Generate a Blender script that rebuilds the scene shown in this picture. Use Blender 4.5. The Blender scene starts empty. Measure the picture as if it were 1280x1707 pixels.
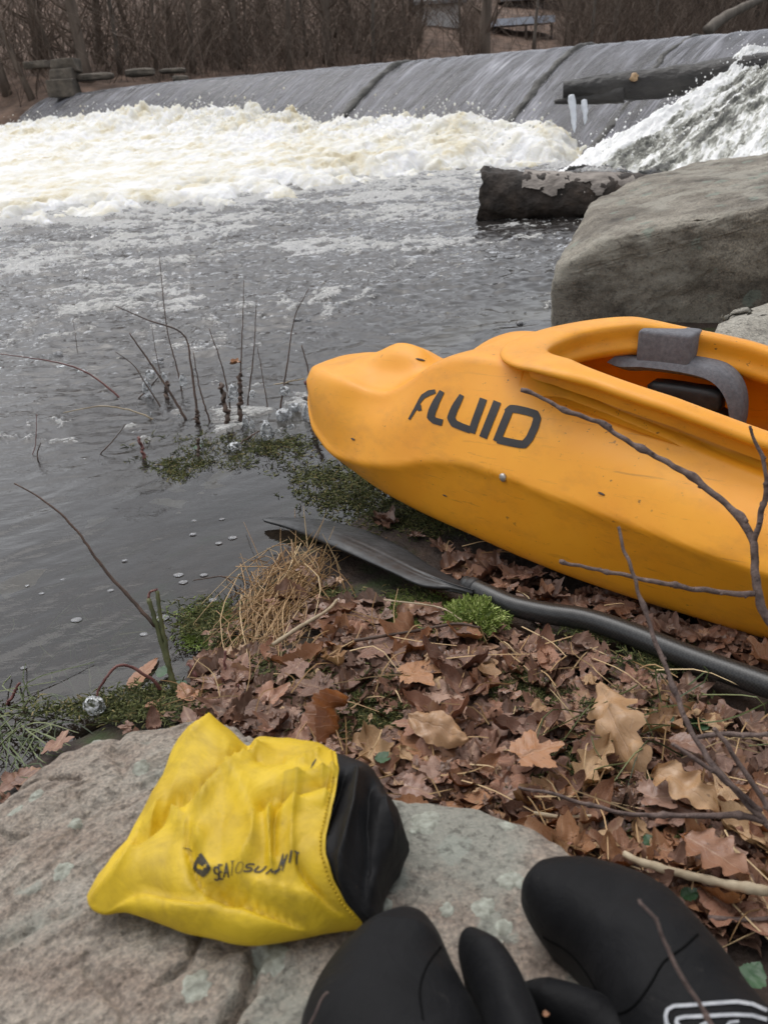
import bpy, bmesh, math, random
import numpy as np
from mathutils import Matrix, Vector
from mathutils.bvhtree import BVHTree

random.seed(7)
RNG = np.random.default_rng(7)
SC = bpy.context.scene
COL = SC.collection

# ------------------------------------------------------------------ camera
EYE = 0.9                      # metres above the river below the dam
PITCH, ROLL, FPX = math.radians(27), math.radians(4), 1420.0
FWD = np.array([0, math.cos(PITCH), -math.sin(PITCH)])
_U0 = np.array([0, math.sin(PITCH), math.cos(PITCH)])
_R0 = np.array([1.0, 0, 0])
UP = math.cos(ROLL) * _U0 + math.sin(ROLL) * _R0
RT = math.cos(ROLL) * _R0 - math.sin(ROLL) * _U0
CAM = np.array([0, 0, EYE])


def ray(x, y):
    return FWD + RT * (x - 640) / FPX + UP * (853.5 - y) / FPX


def gz(x, y, z):
    """point of the photo's pixel on the level plane at height z"""
    d = ray(x, y)
    return CAM + d * (z - EYE) / d[2]


def at(x, y, d):
    """point of the photo's pixel at depth d"""
    return CAM + ray(x, y) * d


def pix(P):
    v = np.asarray(P, float) - CAM
    d = v @ FWD
    return 640 + FPX * (v @ RT) / d, 853.5 - FPX * (v @ UP) / d, d


cam_data = bpy.data.cameras.new('camera')
cam = bpy.data.objects.new('camera', cam_data)
COL.objects.link(cam)
M = Matrix.Identity(4)
for i in range(3):
    M[i][0], M[i][1], M[i][2], M[i][3] = RT[i], UP[i], -FWD[i], CAM[i]
cam.matrix_world = M
cam_data.sensor_fit = 'VERTICAL'
cam_data.sensor_height = 36.0
cam_data.lens = 36.0 * FPX / 1707.0
cam_data.clip_start = 0.02
cam_data.clip_end = 600
cam_data.dof.use_dof = True
cam_data.dof.focus_distance = 1.7
cam_data.dof.aperture_fstop = 9
SC.camera = cam

# ------------------------------------------------------------------ sky, sun, exposure
world = bpy.data.worlds.new('World')
SC.world = world
world.use_nodes = True
wn = world.node_tree
bg = wn.nodes['Background']
sky = wn.nodes.new('ShaderNodeTexSky')
sky.sky_type = 'NISHITA'
sky.sun_disc = False
SUN_EL, SUN_AZ = math.radians(68), math.radians(-35)
sky.sun_elevation = SUN_EL
sky.sun_rotation = SUN_AZ
sky.air_density = 1.0
sky.dust_density = 3.0
hs = wn.nodes.new('ShaderNodeHueSaturation')
hs.inputs['Saturation'].default_value = 0.18
wn.links.new(sky.outputs[0], hs.inputs['Color'])
wn.links.new(hs.outputs[0], bg.inputs['Color'])
bg.inputs['Strength'].default_value = 0.15
sl = bpy.data.lights.new('sun', 'SUN')
sl.energy = 0.6
sl.angle = math.radians(70)
sl.color = (1.0, 0.97, 0.93)
sun = bpy.data.objects.new('sun', sl)
COL.objects.link(sun)
sd = Vector((math.sin(SUN_AZ) * math.cos(SUN_EL), math.cos(SUN_AZ) * math.cos(SUN_EL), math.sin(SUN_EL)))
sun.rotation_euler = sd.to_track_quat('Z', 'Y').to_euler()
SC.view_settings.view_transform = 'Standard'
SC.view_settings.look = 'None'
SC.view_settings.exposure = 0.5
SC.view_settings.gamma = 1.0
SC.cycles.max_bounces = 8
SC.cycles.transparent_max_bounces = 12
SC.cycles.caustics_reflective = False
SC.cycles.caustics_refractive = False
SC.cycles.use_denoising = True


# ------------------------------------------------------------------ numeric noise
_perm = np.random.default_rng(3).permutation(512)
_perm = np.concatenate([_perm, _perm, _perm])
_grad = np.random.default_rng(4).normal(size=(512, 3))
_grad /= np.linalg.norm(_grad, axis=1)[:, None]


def noise3(P):
    P = np.asarray(P, float)
    i = np.floor(P).astype(int)
    f = P - i
    w = f * f * f * (f * (f * 6 - 15) + 10)
    out = np.zeros(len(P))
    for dx in (0, 1):
        wx = w[:, 0] if dx else 1 - w[:, 0]
        for dy in (0, 1):
            wy = w[:, 1] if dy else 1 - w[:, 1]
            for dz in (0, 1):
                wz = w[:, 2] if dz else 1 - w[:, 2]
                h = _perm[(_perm[(_perm[(i[:, 0] + dx) & 511] + i[:, 1] + dy) & 511] + i[:, 2] + dz) & 511]
                g = _grad[h & 511]
                out += wx * wy * wz * ((f[:, 0] - dx) * g[:, 0] + (f[:, 1] - dy) * g[:, 1] + (f[:, 2] - dz) * g[:, 2])
    return out * 1.6


def fbm(P, octaves=4, gain=0.5, lac=2.03):
    P = np.asarray(P, float)
    o, a, n = np.zeros(len(P)), 1.0, 0.0
    for k in range(octaves):
        o += a * noise3(P * lac ** k + 17.3 * k)
        n += a
        a *= gain
    return o / n


def ridged(P, octaves=4, gain=0.55):
    o, a, n = np.zeros(len(P)), 1.0, 0.0
    for k in range(octaves):
        o += a * (1 - 2 * np.abs(noise3(P * 2.05 ** k + 9.1 * k)))
        n += a
        a *= gain
    return o / n


def xyz(x, y, z=0.0):
    x, y = np.asarray(x, float), np.asarray(y, float)
    x, y = np.broadcast_arrays(x, y)
    x, y = x.ravel(), y.ravel()
    return np.stack([x, y, np.broadcast_to(np.ravel(np.asarray(z, float)), x.shape)], axis=1)


def sstep(a, b, x):
    t = np.clip((x - a) / (b - a), 0, 1)
    return t * t * (3 - 2 * t)


# ------------------------------------------------------------------ mesh helpers
def build(name, V, F, mat=None, parent=None, smooth=True, attrs=None, uv=None, mats=None, fmat=None):
    """one mesh object out of vertices V and faces F (array or list of arrays of equal-sided faces)"""
    V = np.asarray(V, np.float32)
    Fs = [np.asarray(f, np.int32) for f in (F if isinstance(F, list) else [F]) if len(f)]
    me = bpy.data.meshes.new(name)
    me.vertices.add(len(V))
    me.vertices.foreach_set('co', V.ravel())
    loops = np.concatenate([f.ravel() for f in Fs])
    sizes = np.concatenate([np.full(len(f), f.shape[1], np.int32) for f in Fs])
    starts = np.concatenate([[0], np.cumsum(sizes)[:-1]]).astype(np.int32)
    me.loops.add(len(loops))
    me.loops.foreach_set('vertex_index', loops)
    me.polygons.add(len(sizes))
    me.polygons.foreach_set('loop_start', starts)
    me.polygons.foreach_set('loop_total', sizes)
    me.polygons.foreach_set('use_smooth', np.full(len(sizes), smooth))
    if attrs:
        for k, v in attrs.items():
            at_ = me.attributes.new(k, 'FLOAT', 'POINT')
            at_.data.foreach_set('value', np.asarray(v, np.float32).ravel())
    if uv is not None:
        ul = me.uv_layers.new(name='UVMap')
        ul.data.foreach_set('uv', np.asarray(uv, np.float32)[loops].ravel())
    for m in (mats or ([mat] if mat else [])):
        me.materials.append(m)
    if fmat is not None:
        me.polygons.foreach_set('material_index', np.asarray(fmat, np.int32))
    me.update(calc_edges=True)
    me.validate()
    o = bpy.data.objects.new(name, me)
    COL.objects.link(o)
    if parent is not None:
        o.parent = parent
        o.matrix_parent_inverse = parent_inv(parent)
    return o


def parent_inv(p):
    return (Matrix.Translation(p.location) @ p.rotation_euler.to_matrix().to_4x4()).inverted()


def thing(name, label, cat, loc=(0, 0, 0), group=None):
    o = bpy.data.objects.new(name, None)
    o.empty_display_size = 0.05
    COL.objects.link(o)
    o.location = tuple(float(c) for c in loc)
    return tag(o, label, cat, group)


def tag(o, label=None, cat=None, group=None, kind=None):
    if label:
        o['label'] = label
    if cat:
        o['category'] = cat
    if group:
        o['group'] = group
    if kind:
        o['kind'] = kind
    return o


def rebase(o):
    """move a mesh's origin to the middle of its underside"""
    me = o.data
    n = len(me.vertices)
    co = np.empty(n * 3, np.float32)
    me.vertices.foreach_get('co', co)
    co = co.reshape(-1, 3)
    c = np.array([(co[:, 0].min() + co[:, 0].max()) / 2, (co[:, 1].min() + co[:, 1].max()) / 2, co[:, 2].min()])
    me.vertices.foreach_set('co', (co - c).astype(np.float32).ravel())
    o.location = tuple(float(v) for v in c)
    me.update()
    return o


def grid_faces(nu, nv, wrap=False):
    i = np.arange(nu - 1)[:, None]
    j = np.arange(nv if wrap else nv - 1)[None, :]
    j2 = (j + 1) % nv
    return np.stack([i * nv + j, i * nv + j2, (i + 1) * nv + j2, (i + 1) * nv + j], axis=-1).reshape(-1, 4)


class MB:
    """collects pieces of ONE object's mesh"""

    def __init__(self):
        self.V, self.Q, self.T, self.A, self.U, self.n = [], [], [], [], [], 0

    def add(self, V, Q=None, T=None, a=0.0, uv=None):
        V = np.asarray(V, float)
        self.V.append(V)
        self.A.append(np.broadcast_to(np.asarray(a, float), (len(V),)))
        self.U.append(np.zeros((len(V), 2)) if uv is None else uv)
        if Q is not None and len(Q):
            self.Q.append(np.asarray(Q) + self.n)
        if T is not None and len(T):
            self.T.append(np.asarray(T) + self.n)
        self.n += len(V)
        return self

    def build(self, name, mat, parent=None, smooth=True):
        F = []
        if self.Q:
            F.append(np.concatenate(self.Q))
        if self.T:
            F.append(np.concatenate(self.T))
        return build(name, np.concatenate(self.V), F, mat, parent, smooth, {'tint': np.concatenate(self.A)}, uv=np.concatenate(self.U))


def smooth_path(P, n):
    """Catmull-Rom through the points, n samples evenly along the length"""
    P = np.asarray(P, float)
    if len(P) == 2:
        t = np.linspace(0, 1, n)[:, None]
        return P[0] * (1 - t) + P[1] * t
    Q = np.vstack([2 * P[0] - P[1], P, 2 * P[-1] - P[-2]])
    out = []
    for i in range(1, len(Q) - 2):
        t = np.linspace(0, 1, 24, endpoint=False)[:, None]
        a, b, c, d = Q[i - 1], Q[i], Q[i + 1], Q[i + 2]
        out.append(0.5 * (2 * b + (c - a) * t + (2 * a - 5 * b + 4 * c - d) * t ** 2 + (3 * b - a - 3 * c + d) * t ** 3))
    out = np.vstack(out + [P[-1:]])
    return resample(out, n)


def resample(P, n):
    P = np.asarray(P, float)
    L = np.concatenate([[0], np.cumsum(np.linalg.norm(np.diff(P, axis=0), axis=1))])
    s = np.linspace(0, L[-1], n)
    return np.stack([np.interp(s, L, P[:, k]) for k in range(P.shape[1])], axis=1)


def tube(P, r, n=6, cap=True):
    P = np.asarray(P, float)
    m = len(P)
    r = np.broadcast_to(np.asarray(r, float), (m,)).copy()
    if cap:
        P = np.vstack([P[:1], P, P[-1:]])
        r = np.concatenate([[r[0] * 0.02], r, [r[-1] * 0.02]])
        m += 2
    T = np.gradient(P, axis=0)
    T[0], T[-1] = P[min(2, m - 1)] - P[0], P[-1] - P[max(-3, -m)]
    T /= np.linalg.norm(T, axis=1)[:, None] + 1e-12
    ref = np.array([0.31, 0.17, 0.93]) if abs(T.mean(0)[2]) < 0.9 else np.array([0.95, 0.3, 0.1])
    A = np.cross(T, ref)
    A /= np.linalg.norm(A, axis=1)[:, None] + 1e-12
    B = np.cross(T, A)
    th = np.linspace(0, 2 * np.pi, n, endpoint=False)
    V = P[:, None, :] + r[:, None, None] * (np.cos(th)[None, :, None] * A[:, None, :] + np.sin(th)[None, :, None] * B[:, None, :])
    return V.reshape(-1, 3), grid_faces(m, n, True)


_ico = {}


def ico(sub=1):
    if sub not in _ico:
        bm = bmesh.new()
        bmesh.ops.create_icosphere(bm, subdivisions=sub, radius=1)
        bm.verts.ensure_lookup_table()
        _ico[sub] = (np.array([v.co[:] for v in bm.verts]), np.array([[v.index for v in f.verts] for f in bm.faces]))
        bm.free()
    return _ico[sub]


def bvh_of(*objs):
    V, F, n = [], [], 0
    for o in objs:
        mw = Matrix.Translation(o.location) if o.parent is None else Matrix.Identity(4)
        V += [tuple(mw @ v.co) for v in o.data.vertices]
        F += [tuple(i + n for i in p.vertices) for p in o.data.polygons]
        n = len(V)
    return BVHTree.FromPolygons(V, F)


def strokes_on(name, strokes, bvh, mat, parent, off=0.0012, step=2.0, thick=0.0):
    """lettering: strokes [(pixel path, width)] laid on a surface as thin raised geometry"""
    mb = MB()
    for path, wd in strokes:
        path = np.asarray(path, float)
        L = np.linalg.norm(np.diff(path, axis=0), axis=1).sum()
        seg = []
        for a, b in zip(path[:-1], path[1:]):
            k = max(2, int(np.linalg.norm(b - a) / step) + 1)
            t = np.linspace(0, 1, k, endpoint=False)[:, None]
            seg.append(a + (b - a) * t)
        P = np.vstack(seg + [path[-1:]])
        T = np.gradient(P, axis=0)
        T /= np.linalg.norm(T, axis=1)[:, None] + 1e-9
        N = np.stack([-T[:, 1], T[:, 0]], axis=1)
        w = np.interp(np.linspace(0, 1, len(P)), np.linspace(0, 1, len(np.atleast_1d(wd))) if np.ndim(wd) else [0, 1], wd if np.ndim(wd) else [wd, wd])
        nw = 6
        rows = []
        for i in range(len(P)):
            for q in np.linspace(-0.5, 0.5, nw):
                x, y = P[i] + N[i] * w[i] * q
                d = ray(x, y)
                dn = d / np.linalg.norm(d)
                h = bvh.ray_cast(Vector(CAM), Vector(dn))
                if h[0] is None:
                    rows.append(None)
                    continue
                rows.append(np.array(h[0]) - dn * off)
        ok = [r is not None for r in rows]
        if not any(ok):
            continue
        V = np.array([r if r is not None else (0, 0, -9) for r in rows])
        F = grid_faces(len(P), nw)
        okm = np.array(ok)
        dep = np.linalg.norm(V - CAM, axis=1)
        F = F[okm[F].all(axis=1)]
        F = F[(dep[F].max(1) - dep[F].min(1)) < 0.05]
        mb.add(V, F)
    return mb.build(name, mat, parent)


# ------------------------------------------------------------------ materials
def new_mat(name):
    m = bpy.data.materials.new(name)
    m.use_nodes = True
    nt = m.node_tree
    return m, nt, nt.nodes['Principled BSDF']


def nd(nt, typ, ins=None, **props):
    n = nt.nodes.new(typ)
    for k, v in props.items():
        setattr(n, k, v)
    for k, v in (ins or {}).items():
        if hasattr(v, 'is_output') or isinstance(v, bpy.types.NodeSocket):
            nt.links.new(v, n.inputs[k])
        else:
            n.inputs[k].default_value = v
    return n


def c4(c):
    return (c[0], c[1], c[2], 1.0)


def ramp(nt, fac, stops, interp='LINEAR'):
    r = nt.nodes.new('ShaderNodeValToRGB')
    r.color_ramp.interpolation = interp
    el = r.color_ramp.elements
    while len(el) < len(stops):
        el.new(0.5)
    for e, (p, c) in zip(el, stops):
        e.position = p
        e.color = c4(c) if np.ndim(c) else (c, c, c, 1)
    nt.links.new(fac, r.inputs[0])
    return r.outputs[0]


def coords(nt, scale=(1, 1, 1), rot=(0, 0, 0), src='Object'):
    if src == 'World':
        g = nt.nodes.new('ShaderNodeNewGeometry').outputs['Position']
    else:
        g = nt.nodes.new('ShaderNodeTexCoord').outputs[src]
    mp = nt.nodes.new('ShaderNodeMapping')
    mp.inputs['Scale'].default_value = scale
    mp.inputs['Rotation'].default_value = rot
    nt.links.new(g, mp.inputs[0])
    return mp.outputs[0]


def tex(nt, vec, scale, detail=4, rough=0.55, dist=0.0, out='Fac'):
    n = nd(nt, 'ShaderNodeTexNoise', {'Vector': vec, 'Scale': scale, 'Detail': detail, 'Roughness': rough, 'Distortion': dist})
    return n.outputs[out]


def mixc(nt, fac, a, b, mode='MIX'):
    n = nt.nodes.new('ShaderNodeMix')
    n.data_type = 'RGBA'
    n.blend_type = mode
    for sock, v in ((n.inputs[0], fac), (n.inputs[6], a), (n.inputs[7], b)):
        if isinstance(v, bpy.types.NodeSocket):
            nt.links.new(v, sock)
        elif np.ndim(v):
            sock.default_value = c4(v)
        else:
            sock.default_value = v
    return n.outputs[2]


def math_(nt, op, a, b=0.0, clamp=False):
    n = nt.nodes.new('ShaderNodeMath')
    n.operation = op
    n.use_clamp = clamp
    for i, v in enumerate((a, b)):
        if isinstance(v, bpy.types.NodeSocket):
            nt.links.new(v, n.inputs[i])
        else:
            n.inputs[i].default_value = v
    return n.outputs[0]


def bump(nt, bsdf, height, strength=0.3, dist=0.01, prev=None):
    b = nd(nt, 'ShaderNodeBump', {'Height': height, 'Strength': strength, 'Distance': dist})
    if prev is not None:
        nt.links.new(prev, b.inputs['Normal'])
    if bsdf is not None:
        nt.links.new(b.outputs[0], bsdf.inputs['Normal'])
    return b.outputs[0]


def attr(nt, name):
    return nd(nt, 'ShaderNodeAttribute', attribute_name=name).outputs['Fac']


def simple(name, stops, scale=8, rough=0.7, bscale=60, bstr=0.3, bdist=0.003, spec=0.4, src='Object', stretch=(1, 1, 1), fac='noise', sub=0.0):
    m, nt, b = new_mat(name)
    v = coords(nt, stretch, src=src)
    if fac == 'noise':
        f = tex(nt, v, scale, 6)
    elif fac == 'tint':
        f = attr(nt, 'tint')
    else:
        f = nd(nt, 'ShaderNodeObjectInfo').outputs['Random']
    nt.links.new(ramp(nt, f, stops), b.inputs['Base Color'])
    b.inputs['Roughness'].default_value = rough
    b.inputs['Specular IOR Level'].default_value = spec
    if bstr:
        bump(nt, b, tex(nt, v, bscale, 5), bstr, bdist)
    return m


MAT = {}


def mat_setup():
    # bark and twigs
    MAT['bark'] = simple('bark', [(0.25, (0.085, 0.066, 0.053)), (0.75, (0.22, 0.175, 0.14))], 6, 0.9, 30, 0.8, 0.02, stretch=(1, 1, .2))
    MAT['palebark'] = simple('palebark', [(0.25, (0.10, 0.085, 0.07)), (0.75, (0.24, 0.21, 0.18))], 6, 0.9, 30, 0.8, 0.02, stretch=(1, 1, .2))
    MAT['brush'] = simple('brush', [(0, (0.07, 0.05, 0.038)), (0.5, (0.14, 0.104, 0.08)), (1, (0.26, 0.205, 0.165))], fac='tint', rough=0.9, bstr=0)
    MAT['twig'] = simple('twig', [(0.3, (0.055, 0.036, 0.032)), (0.7, (0.19, 0.135, 0.115))], 90, 0.7, 400, 0.9, 0.002)
    MAT['stem'] = simple('stem', [(0.3, (0.035, 0.024, 0.018)), (0.7, (0.12, 0.075, 0.055))], 40, 0.6, 200, 0.5, 0.001)
    MAT['redstem'] = simple('redstem', [(0.3, (0.09, 0.03, 0.028)), (0.7, (0.20, 0.085, 0.07))], 40, 0.5, 200, 0.3, 0.001)
    MAT['greenstem'] = simple('greenstem', [(0.3, (0.045, 0.055, 0.02)), (0.7, (0.11, 0.115, 0.045))], 40, 0.5, 200, 0.3, 0.001)
    MAT['stick'] = simple('stick', [(0.3, (0.25, 0.19, 0.12)), (0.7, (0.48, 0.40, 0.28))], 40, 0.7, 200, 0.5, 0.001)
    MAT['straw'] = simple('straw', [(0, (0.16, 0.09, 0.04)), (0.5, (0.36, 0.22, 0.10)), (1, (0.55, 0.42, 0.24))], fac='tint', rough=0.6, bstr=0)
    MAT['grass'] = simple('grass', [(0, (0.025, 0.04, 0.012)), (0.5, (0.07, 0.095, 0.03)), (1, (0.18, 0.20, 0.085))], fac='tint', rough=0.5, bstr=0)
    MAT['moss'] = simple('moss', [(0, (0.022, 0.024, 0.009)), (0.5, (0.065, 0.078, 0.02)), (0.85, (0.15, 0.155, 0.05)), (1, (0.24, 0.18, 0.08))], fac='tint', rough=0.8, bstr=0)
    MAT['brightmoss'] = simple('brightmoss', [(0, (0.05, 0.08, 0.014)), (0.5, (0.20, 0.27, 0.05)), (1, (0.50, 0.54, 0.22))], fac='tint', rough=0.7, bstr=0)
    MAT['greenleaf'] = simple('greenleaf', [(0.3, (0.02, 0.055, 0.022)), (0.7, (0.045, 0.10, 0.04))], 20, 0.4, 90, 0.3, 0.001)
    # litter: colour per leaf
    for key, st in (('leaf_red', [(0, (0.05, 0.021, 0.015)), (0.35, (0.14, 0.058, 0.038)), (0.7, (0.25, 0.11, 0.07)), (1, (0.36, 0.17, 0.10))]),
                    ('leaf_pink', [(0, (0.10, 0.054, 0.043)), (0.5, (0.24, 0.14, 0.11)), (1, (0.42, 0.275, 0.21))]),
                    ('leaf_orange', [(0, (0.17, 0.06, 0.022)), (0.5, (0.32, 0.135, 0.052)), (1, (0.45, 0.22, 0.095))]),
                    ('leaf_tan', [(0, (0.30, 0.165, 0.07)), (0.5, (0.45, 0.28, 0.135)), (1, (0.60, 0.42, 0.23))])):
        m, nt, b = new_mat(key)
        f = nd(nt, 'ShaderNodeObjectInfo').outputs['Random']
        uvn = nt.nodes.new('ShaderNodeTexCoord')
        leaf_nodes(nt, b, f, st, uvn)
        MAT[key] = m
    m, nt, b = new_mat('leaf_litter')
    st = [(0, (0.022, 0.011, 0.008)), (0.3, (0.075, 0.034, 0.023)), (0.55, (0.15, 0.068, 0.044)), (0.75, (0.25, 0.13, 0.085)), (0.9, (0.36, 0.21, 0.105)), (1, (0.48, 0.33, 0.18))]
    leaf_nodes(nt, b, attr(nt, 'tint'), st, nt.nodes.new('ShaderNodeTexCoord'))
    MAT['litter'] = m

    # orange plastic
    m, nt, b = new_mat('orange_plastic')
    v = coords(nt)
    col = ramp(nt, tex(nt, v, 5, 5), [(0.3, (0.73, 0.285, 0.012)), (0.7, (0.82, 0.36, 0.022))])
    grime = ramp(nt, tex(nt, coords(nt, (1, 1, 2.2)), 9, 8, 0.7), [(0.5, 0.0), (0.78, 1.0)])
    col = mixc(nt, math_(nt, 'MULTIPLY', grime, 0.55), col, (0.42, 0.17, 0.02))
    sp = ramp(nt, tex(nt, coords(nt, (1, 1, 1.6), (0.4, 0.3, 0.6)), 85, 3, 0.6), [(0.66, 0.0), (0.70, 1.0)])
    reg = ramp(nt, tex(nt, v, 7, 3), [(0.45, 0.1), (0.65, 1.0)])
    sp = math_(nt, 'MULTIPLY', sp, reg)
    col = mixc(nt, math_(nt, 'MULTIPLY', sp, 0.85), col, (0.09, 0.05, 0.02))
    al = nd(nt, 'ShaderNodeMapping', {0: coords(nt, (1, 1, 1), (0, 0.06, 0.68))})
    al.inputs['Scale'].default_value = (5, 120, 120)
    scr = ramp(nt, tex(nt, al.outputs[0], 1.0, 5, 0.7), [(0.60, 0.0), (0.66, 1.0)])
    scr = math_(nt, 'MULTIPLY', scr, ramp(nt, tex(nt, v, 3.5, 4), [(0.42, 0.15), (0.6, 1.0)]))
    col = mixc(nt, math_(nt, 'MULTIPLY', scr, 0.42), col, (0.25, 0.11, 0.02))
    nt.links.new(col, b.inputs['Base Color'])
    nt.links.new(math_(nt, 'ADD', math_(nt, 'MULTIPLY', tex(nt, v, 30, 5), 0.25), 0.30), b.inputs['Roughness'])
    b.inputs['Specular IOR Level'].default_value = 0.4
    b.inputs['Subsurface Weight'].default_value = 0.08
    b.inputs['Subsurface Radius'].default_value = (0.02, 0.008, 0.002)
    b.inputs['Subsurface Scale'].default_value = 0.3
    n1 = bump(nt, None, tex(nt, v, 260, 3), 0.06, 0.002)
    bump(nt, b, scr, -0.12, 0.001, n1)
    MAT['orange'] = m
    MAT['ink'] = simple('black_ink', [(0.3, (0.012, 0.011, 0.012)), (0.7, (0.03, 0.027, 0.027))], 30, 0.55, 200, 0.1, 0.001)
    MAT['groove'] = simple('seam_groove', [(0.3, (0.002, 0.002, 0.002)), (0.7, (0.004, 0.004, 0.004))], 30, 0.9, bstr=0, spec=0.05)
    MAT['bagink'] = simple('grey_ink', [(0.3, (0.035, 0.032, 0.028)), (0.7, (0.07, 0.062, 0.045))], 90, 0.7, 200, 0.1, 0.001)
    MAT['silver'] = simple('silver_ink', [(0.3, (0.26, 0.27, 0.29)), (0.7, (0.46, 0.47, 0.49))], 160, 0.5, 300, 0.3, 0.001)
    MAT['foamgrey'] = simple('grey_foam', [(0.3, (0.11, 0.11, 0.12)), (0.7, (0.18, 0.18, 0.195))], 120, 0.85, 400, 0.5, 0.002)
    MAT['blackplastic'] = simple('black_plastic', [(0.3, (0.015, 0.015, 0.016)), (0.7, (0.035, 0.034, 0.034))], 50, 0.5, 300, 0.2, 0.001)
    m, nt, b = new_mat('steel')
    b.inputs['Base Color'].default_value = (0.5, 0.48, 0.45, 1)
    b.inputs['Metallic'].default_value = 1
    nt.links.new(math_(nt, 'ADD', tex(nt, coords(nt), 200, 3), 0.0), b.inputs['Roughness'])
    MAT['steel'] = m
    # carbon shaft
    m, nt, b = new_mat('carbon')
    v = coords(nt, (1, 1, 1), (0.3, 0.2, 0.95))
    ck = nd(nt, 'ShaderNodeTexChecker', {'Vector': v, 'Scale': 330}).outputs['Fac']
    nt.links.new(mixc(nt, ck, (0.016, 0.016, 0.016), (0.035, 0.035, 0.034)), b.inputs['Base Color'])
    b.inputs['Roughness'].default_value = 0.32
    bump(nt, b, tex(nt, v, 50, 4), 0.1, 0.001)
    MAT['carbon'] = m
    m, nt, b = new_mat('wet_carbon_blade')
    v = coords(nt, (3, 3, 9), (0, 0, 0.95))
    nt.links.new(ramp(nt, tex(nt, v, 8, 6, 0.7), [(0.35, (0.012, 0.012, 0.013)), (0.6, (0.03, 0.031, 0.033)), (0.8, (0.085, 0.088, 0.092))]), b.inputs['Base Color'])
    nt.links.new(ramp(nt, tex(nt, v, 20, 4), [(0.3, 0.28), (0.7, 0.55)]), b.inputs['Roughness'])
    bump(nt, b, tex(nt, v, 25, 5), 0.25, 0.002)
    MAT['blade'] = m
    # neoprene
    m, nt, b = new_mat('neoprene')
    v = coords(nt)
    col = ramp(nt, tex(nt, v, 14, 5), [(0.3, (0.004, 0.004, 0.0045)), (0.7, (0.0075, 0.0075, 0.0085))])
    dust = ramp(nt, tex(nt, v, 130, 4, 0.7), [(0.62, 0.0), (0.70, 1.0)])
    dust = math_(nt, 'MULTIPLY', dust, ramp(nt, tex(nt, v, 18, 3), [(0.5, 0), (0.7, 1)]))
    nt.links.new(mixc(nt, math_(nt, 'MULTIPLY', dust, 0.6), col, (0.075, 0.065, 0.055)), b.inputs['Base Color'])
    b.inputs['Roughness'].default_value = 0.58
    b.inputs['Specular IOR Level'].default_value = 0.13
    b.inputs['Sheen Weight'].default_value = 0.02
    b.inputs['Sheen Roughness'].default_value = 0.5
    n1 = bump(nt, None, tex(nt, v, 900, 2), 0.4, 0.0008)
    bump(nt, b, tex(nt, v, 24, 4, 0.6, 0.5), 0.5, 0.006, n1)
    MAT['neoprene'] = m
    # bag nylon
    for key, c0, c1, dirt in (('yellow_nylon', (0.56, 0.37, 0.010), (0.67, 0.47, 0.024), (0.26, 0.165, 0.018)), ('black_nylon', (0.006, 0.006, 0.007), (0.011, 0.011, 0.012), (0.02, 0.019, 0.018))):
        m, nt, b = new_mat(key)
        v = coords(nt)
        col = ramp(nt, tex(nt, v, 11, 6), [(0.3, c0), (0.7, c1)])
        dm = ramp(nt, tex(nt, v, 17, 7, 0.72, 0.6), [(0.45, 0), (0.68, 1)])
        col = mixc(nt, math_(nt, 'MULTIPLY', dm, 0.55), col, dirt)
        sp = ramp(nt, tex(nt, v, 150, 3), [(0.74, 0), (0.78, 1)])
        col = mixc(nt, math_(nt, 'MULTIPLY', sp, 0.6), col, (0.08, 0.06, 0.02))
        nt.links.new(col, b.inputs['Base Color'])
        b.inputs['Roughness'].default_value = 0.5 if key[0] == 'y' else 0.55
        b.inputs['Specular IOR Level'].default_value = 0.35 if key[0] == 'y' else 0.18
        n1 = bump(nt, None, tex(nt, v, 26, 4, 0.6, 0.8), 0.35, 0.006)
        bump(nt, b, tex(nt, v, 500, 2), 0.15, 0.0006, n1)
        MAT[key] = m
    # ice
    m, nt, b = new_mat('ice')
    v = coords(nt)
    b.inputs['Base Color'].default_value = (0.93, 0.96, 0.98, 1)
    nt.links.new(ramp(nt, tex(nt, v, 95, 5, 0.7), [(0.46, 1.0), (0.60, 0.15)]), b.inputs['Transmission Weight'])  # opaque white specks stand in for glints in the clear ice
    b.inputs['IOR'].default_value = 1.31
    b.inputs['Roughness'].default_value = 0.03
    bump(nt, b, tex(nt, v, 75, 4, 0.65), 1.0, 0.008)
    MAT['ice'] = m
    m, nt, b = new_mat('cloudy_ice')
    b.inputs['Base Color'].default_value = (0.82, 0.86, 0.92, 1)
    b.inputs['Roughness'].default_value = 0.25
    b.inputs['Transmission Weight'].default_value = 0.35
    bump(nt, b, tex(nt, coords(nt), 25, 4), 0.5, 0.02)
    MAT['cloudyice'] = m


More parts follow.
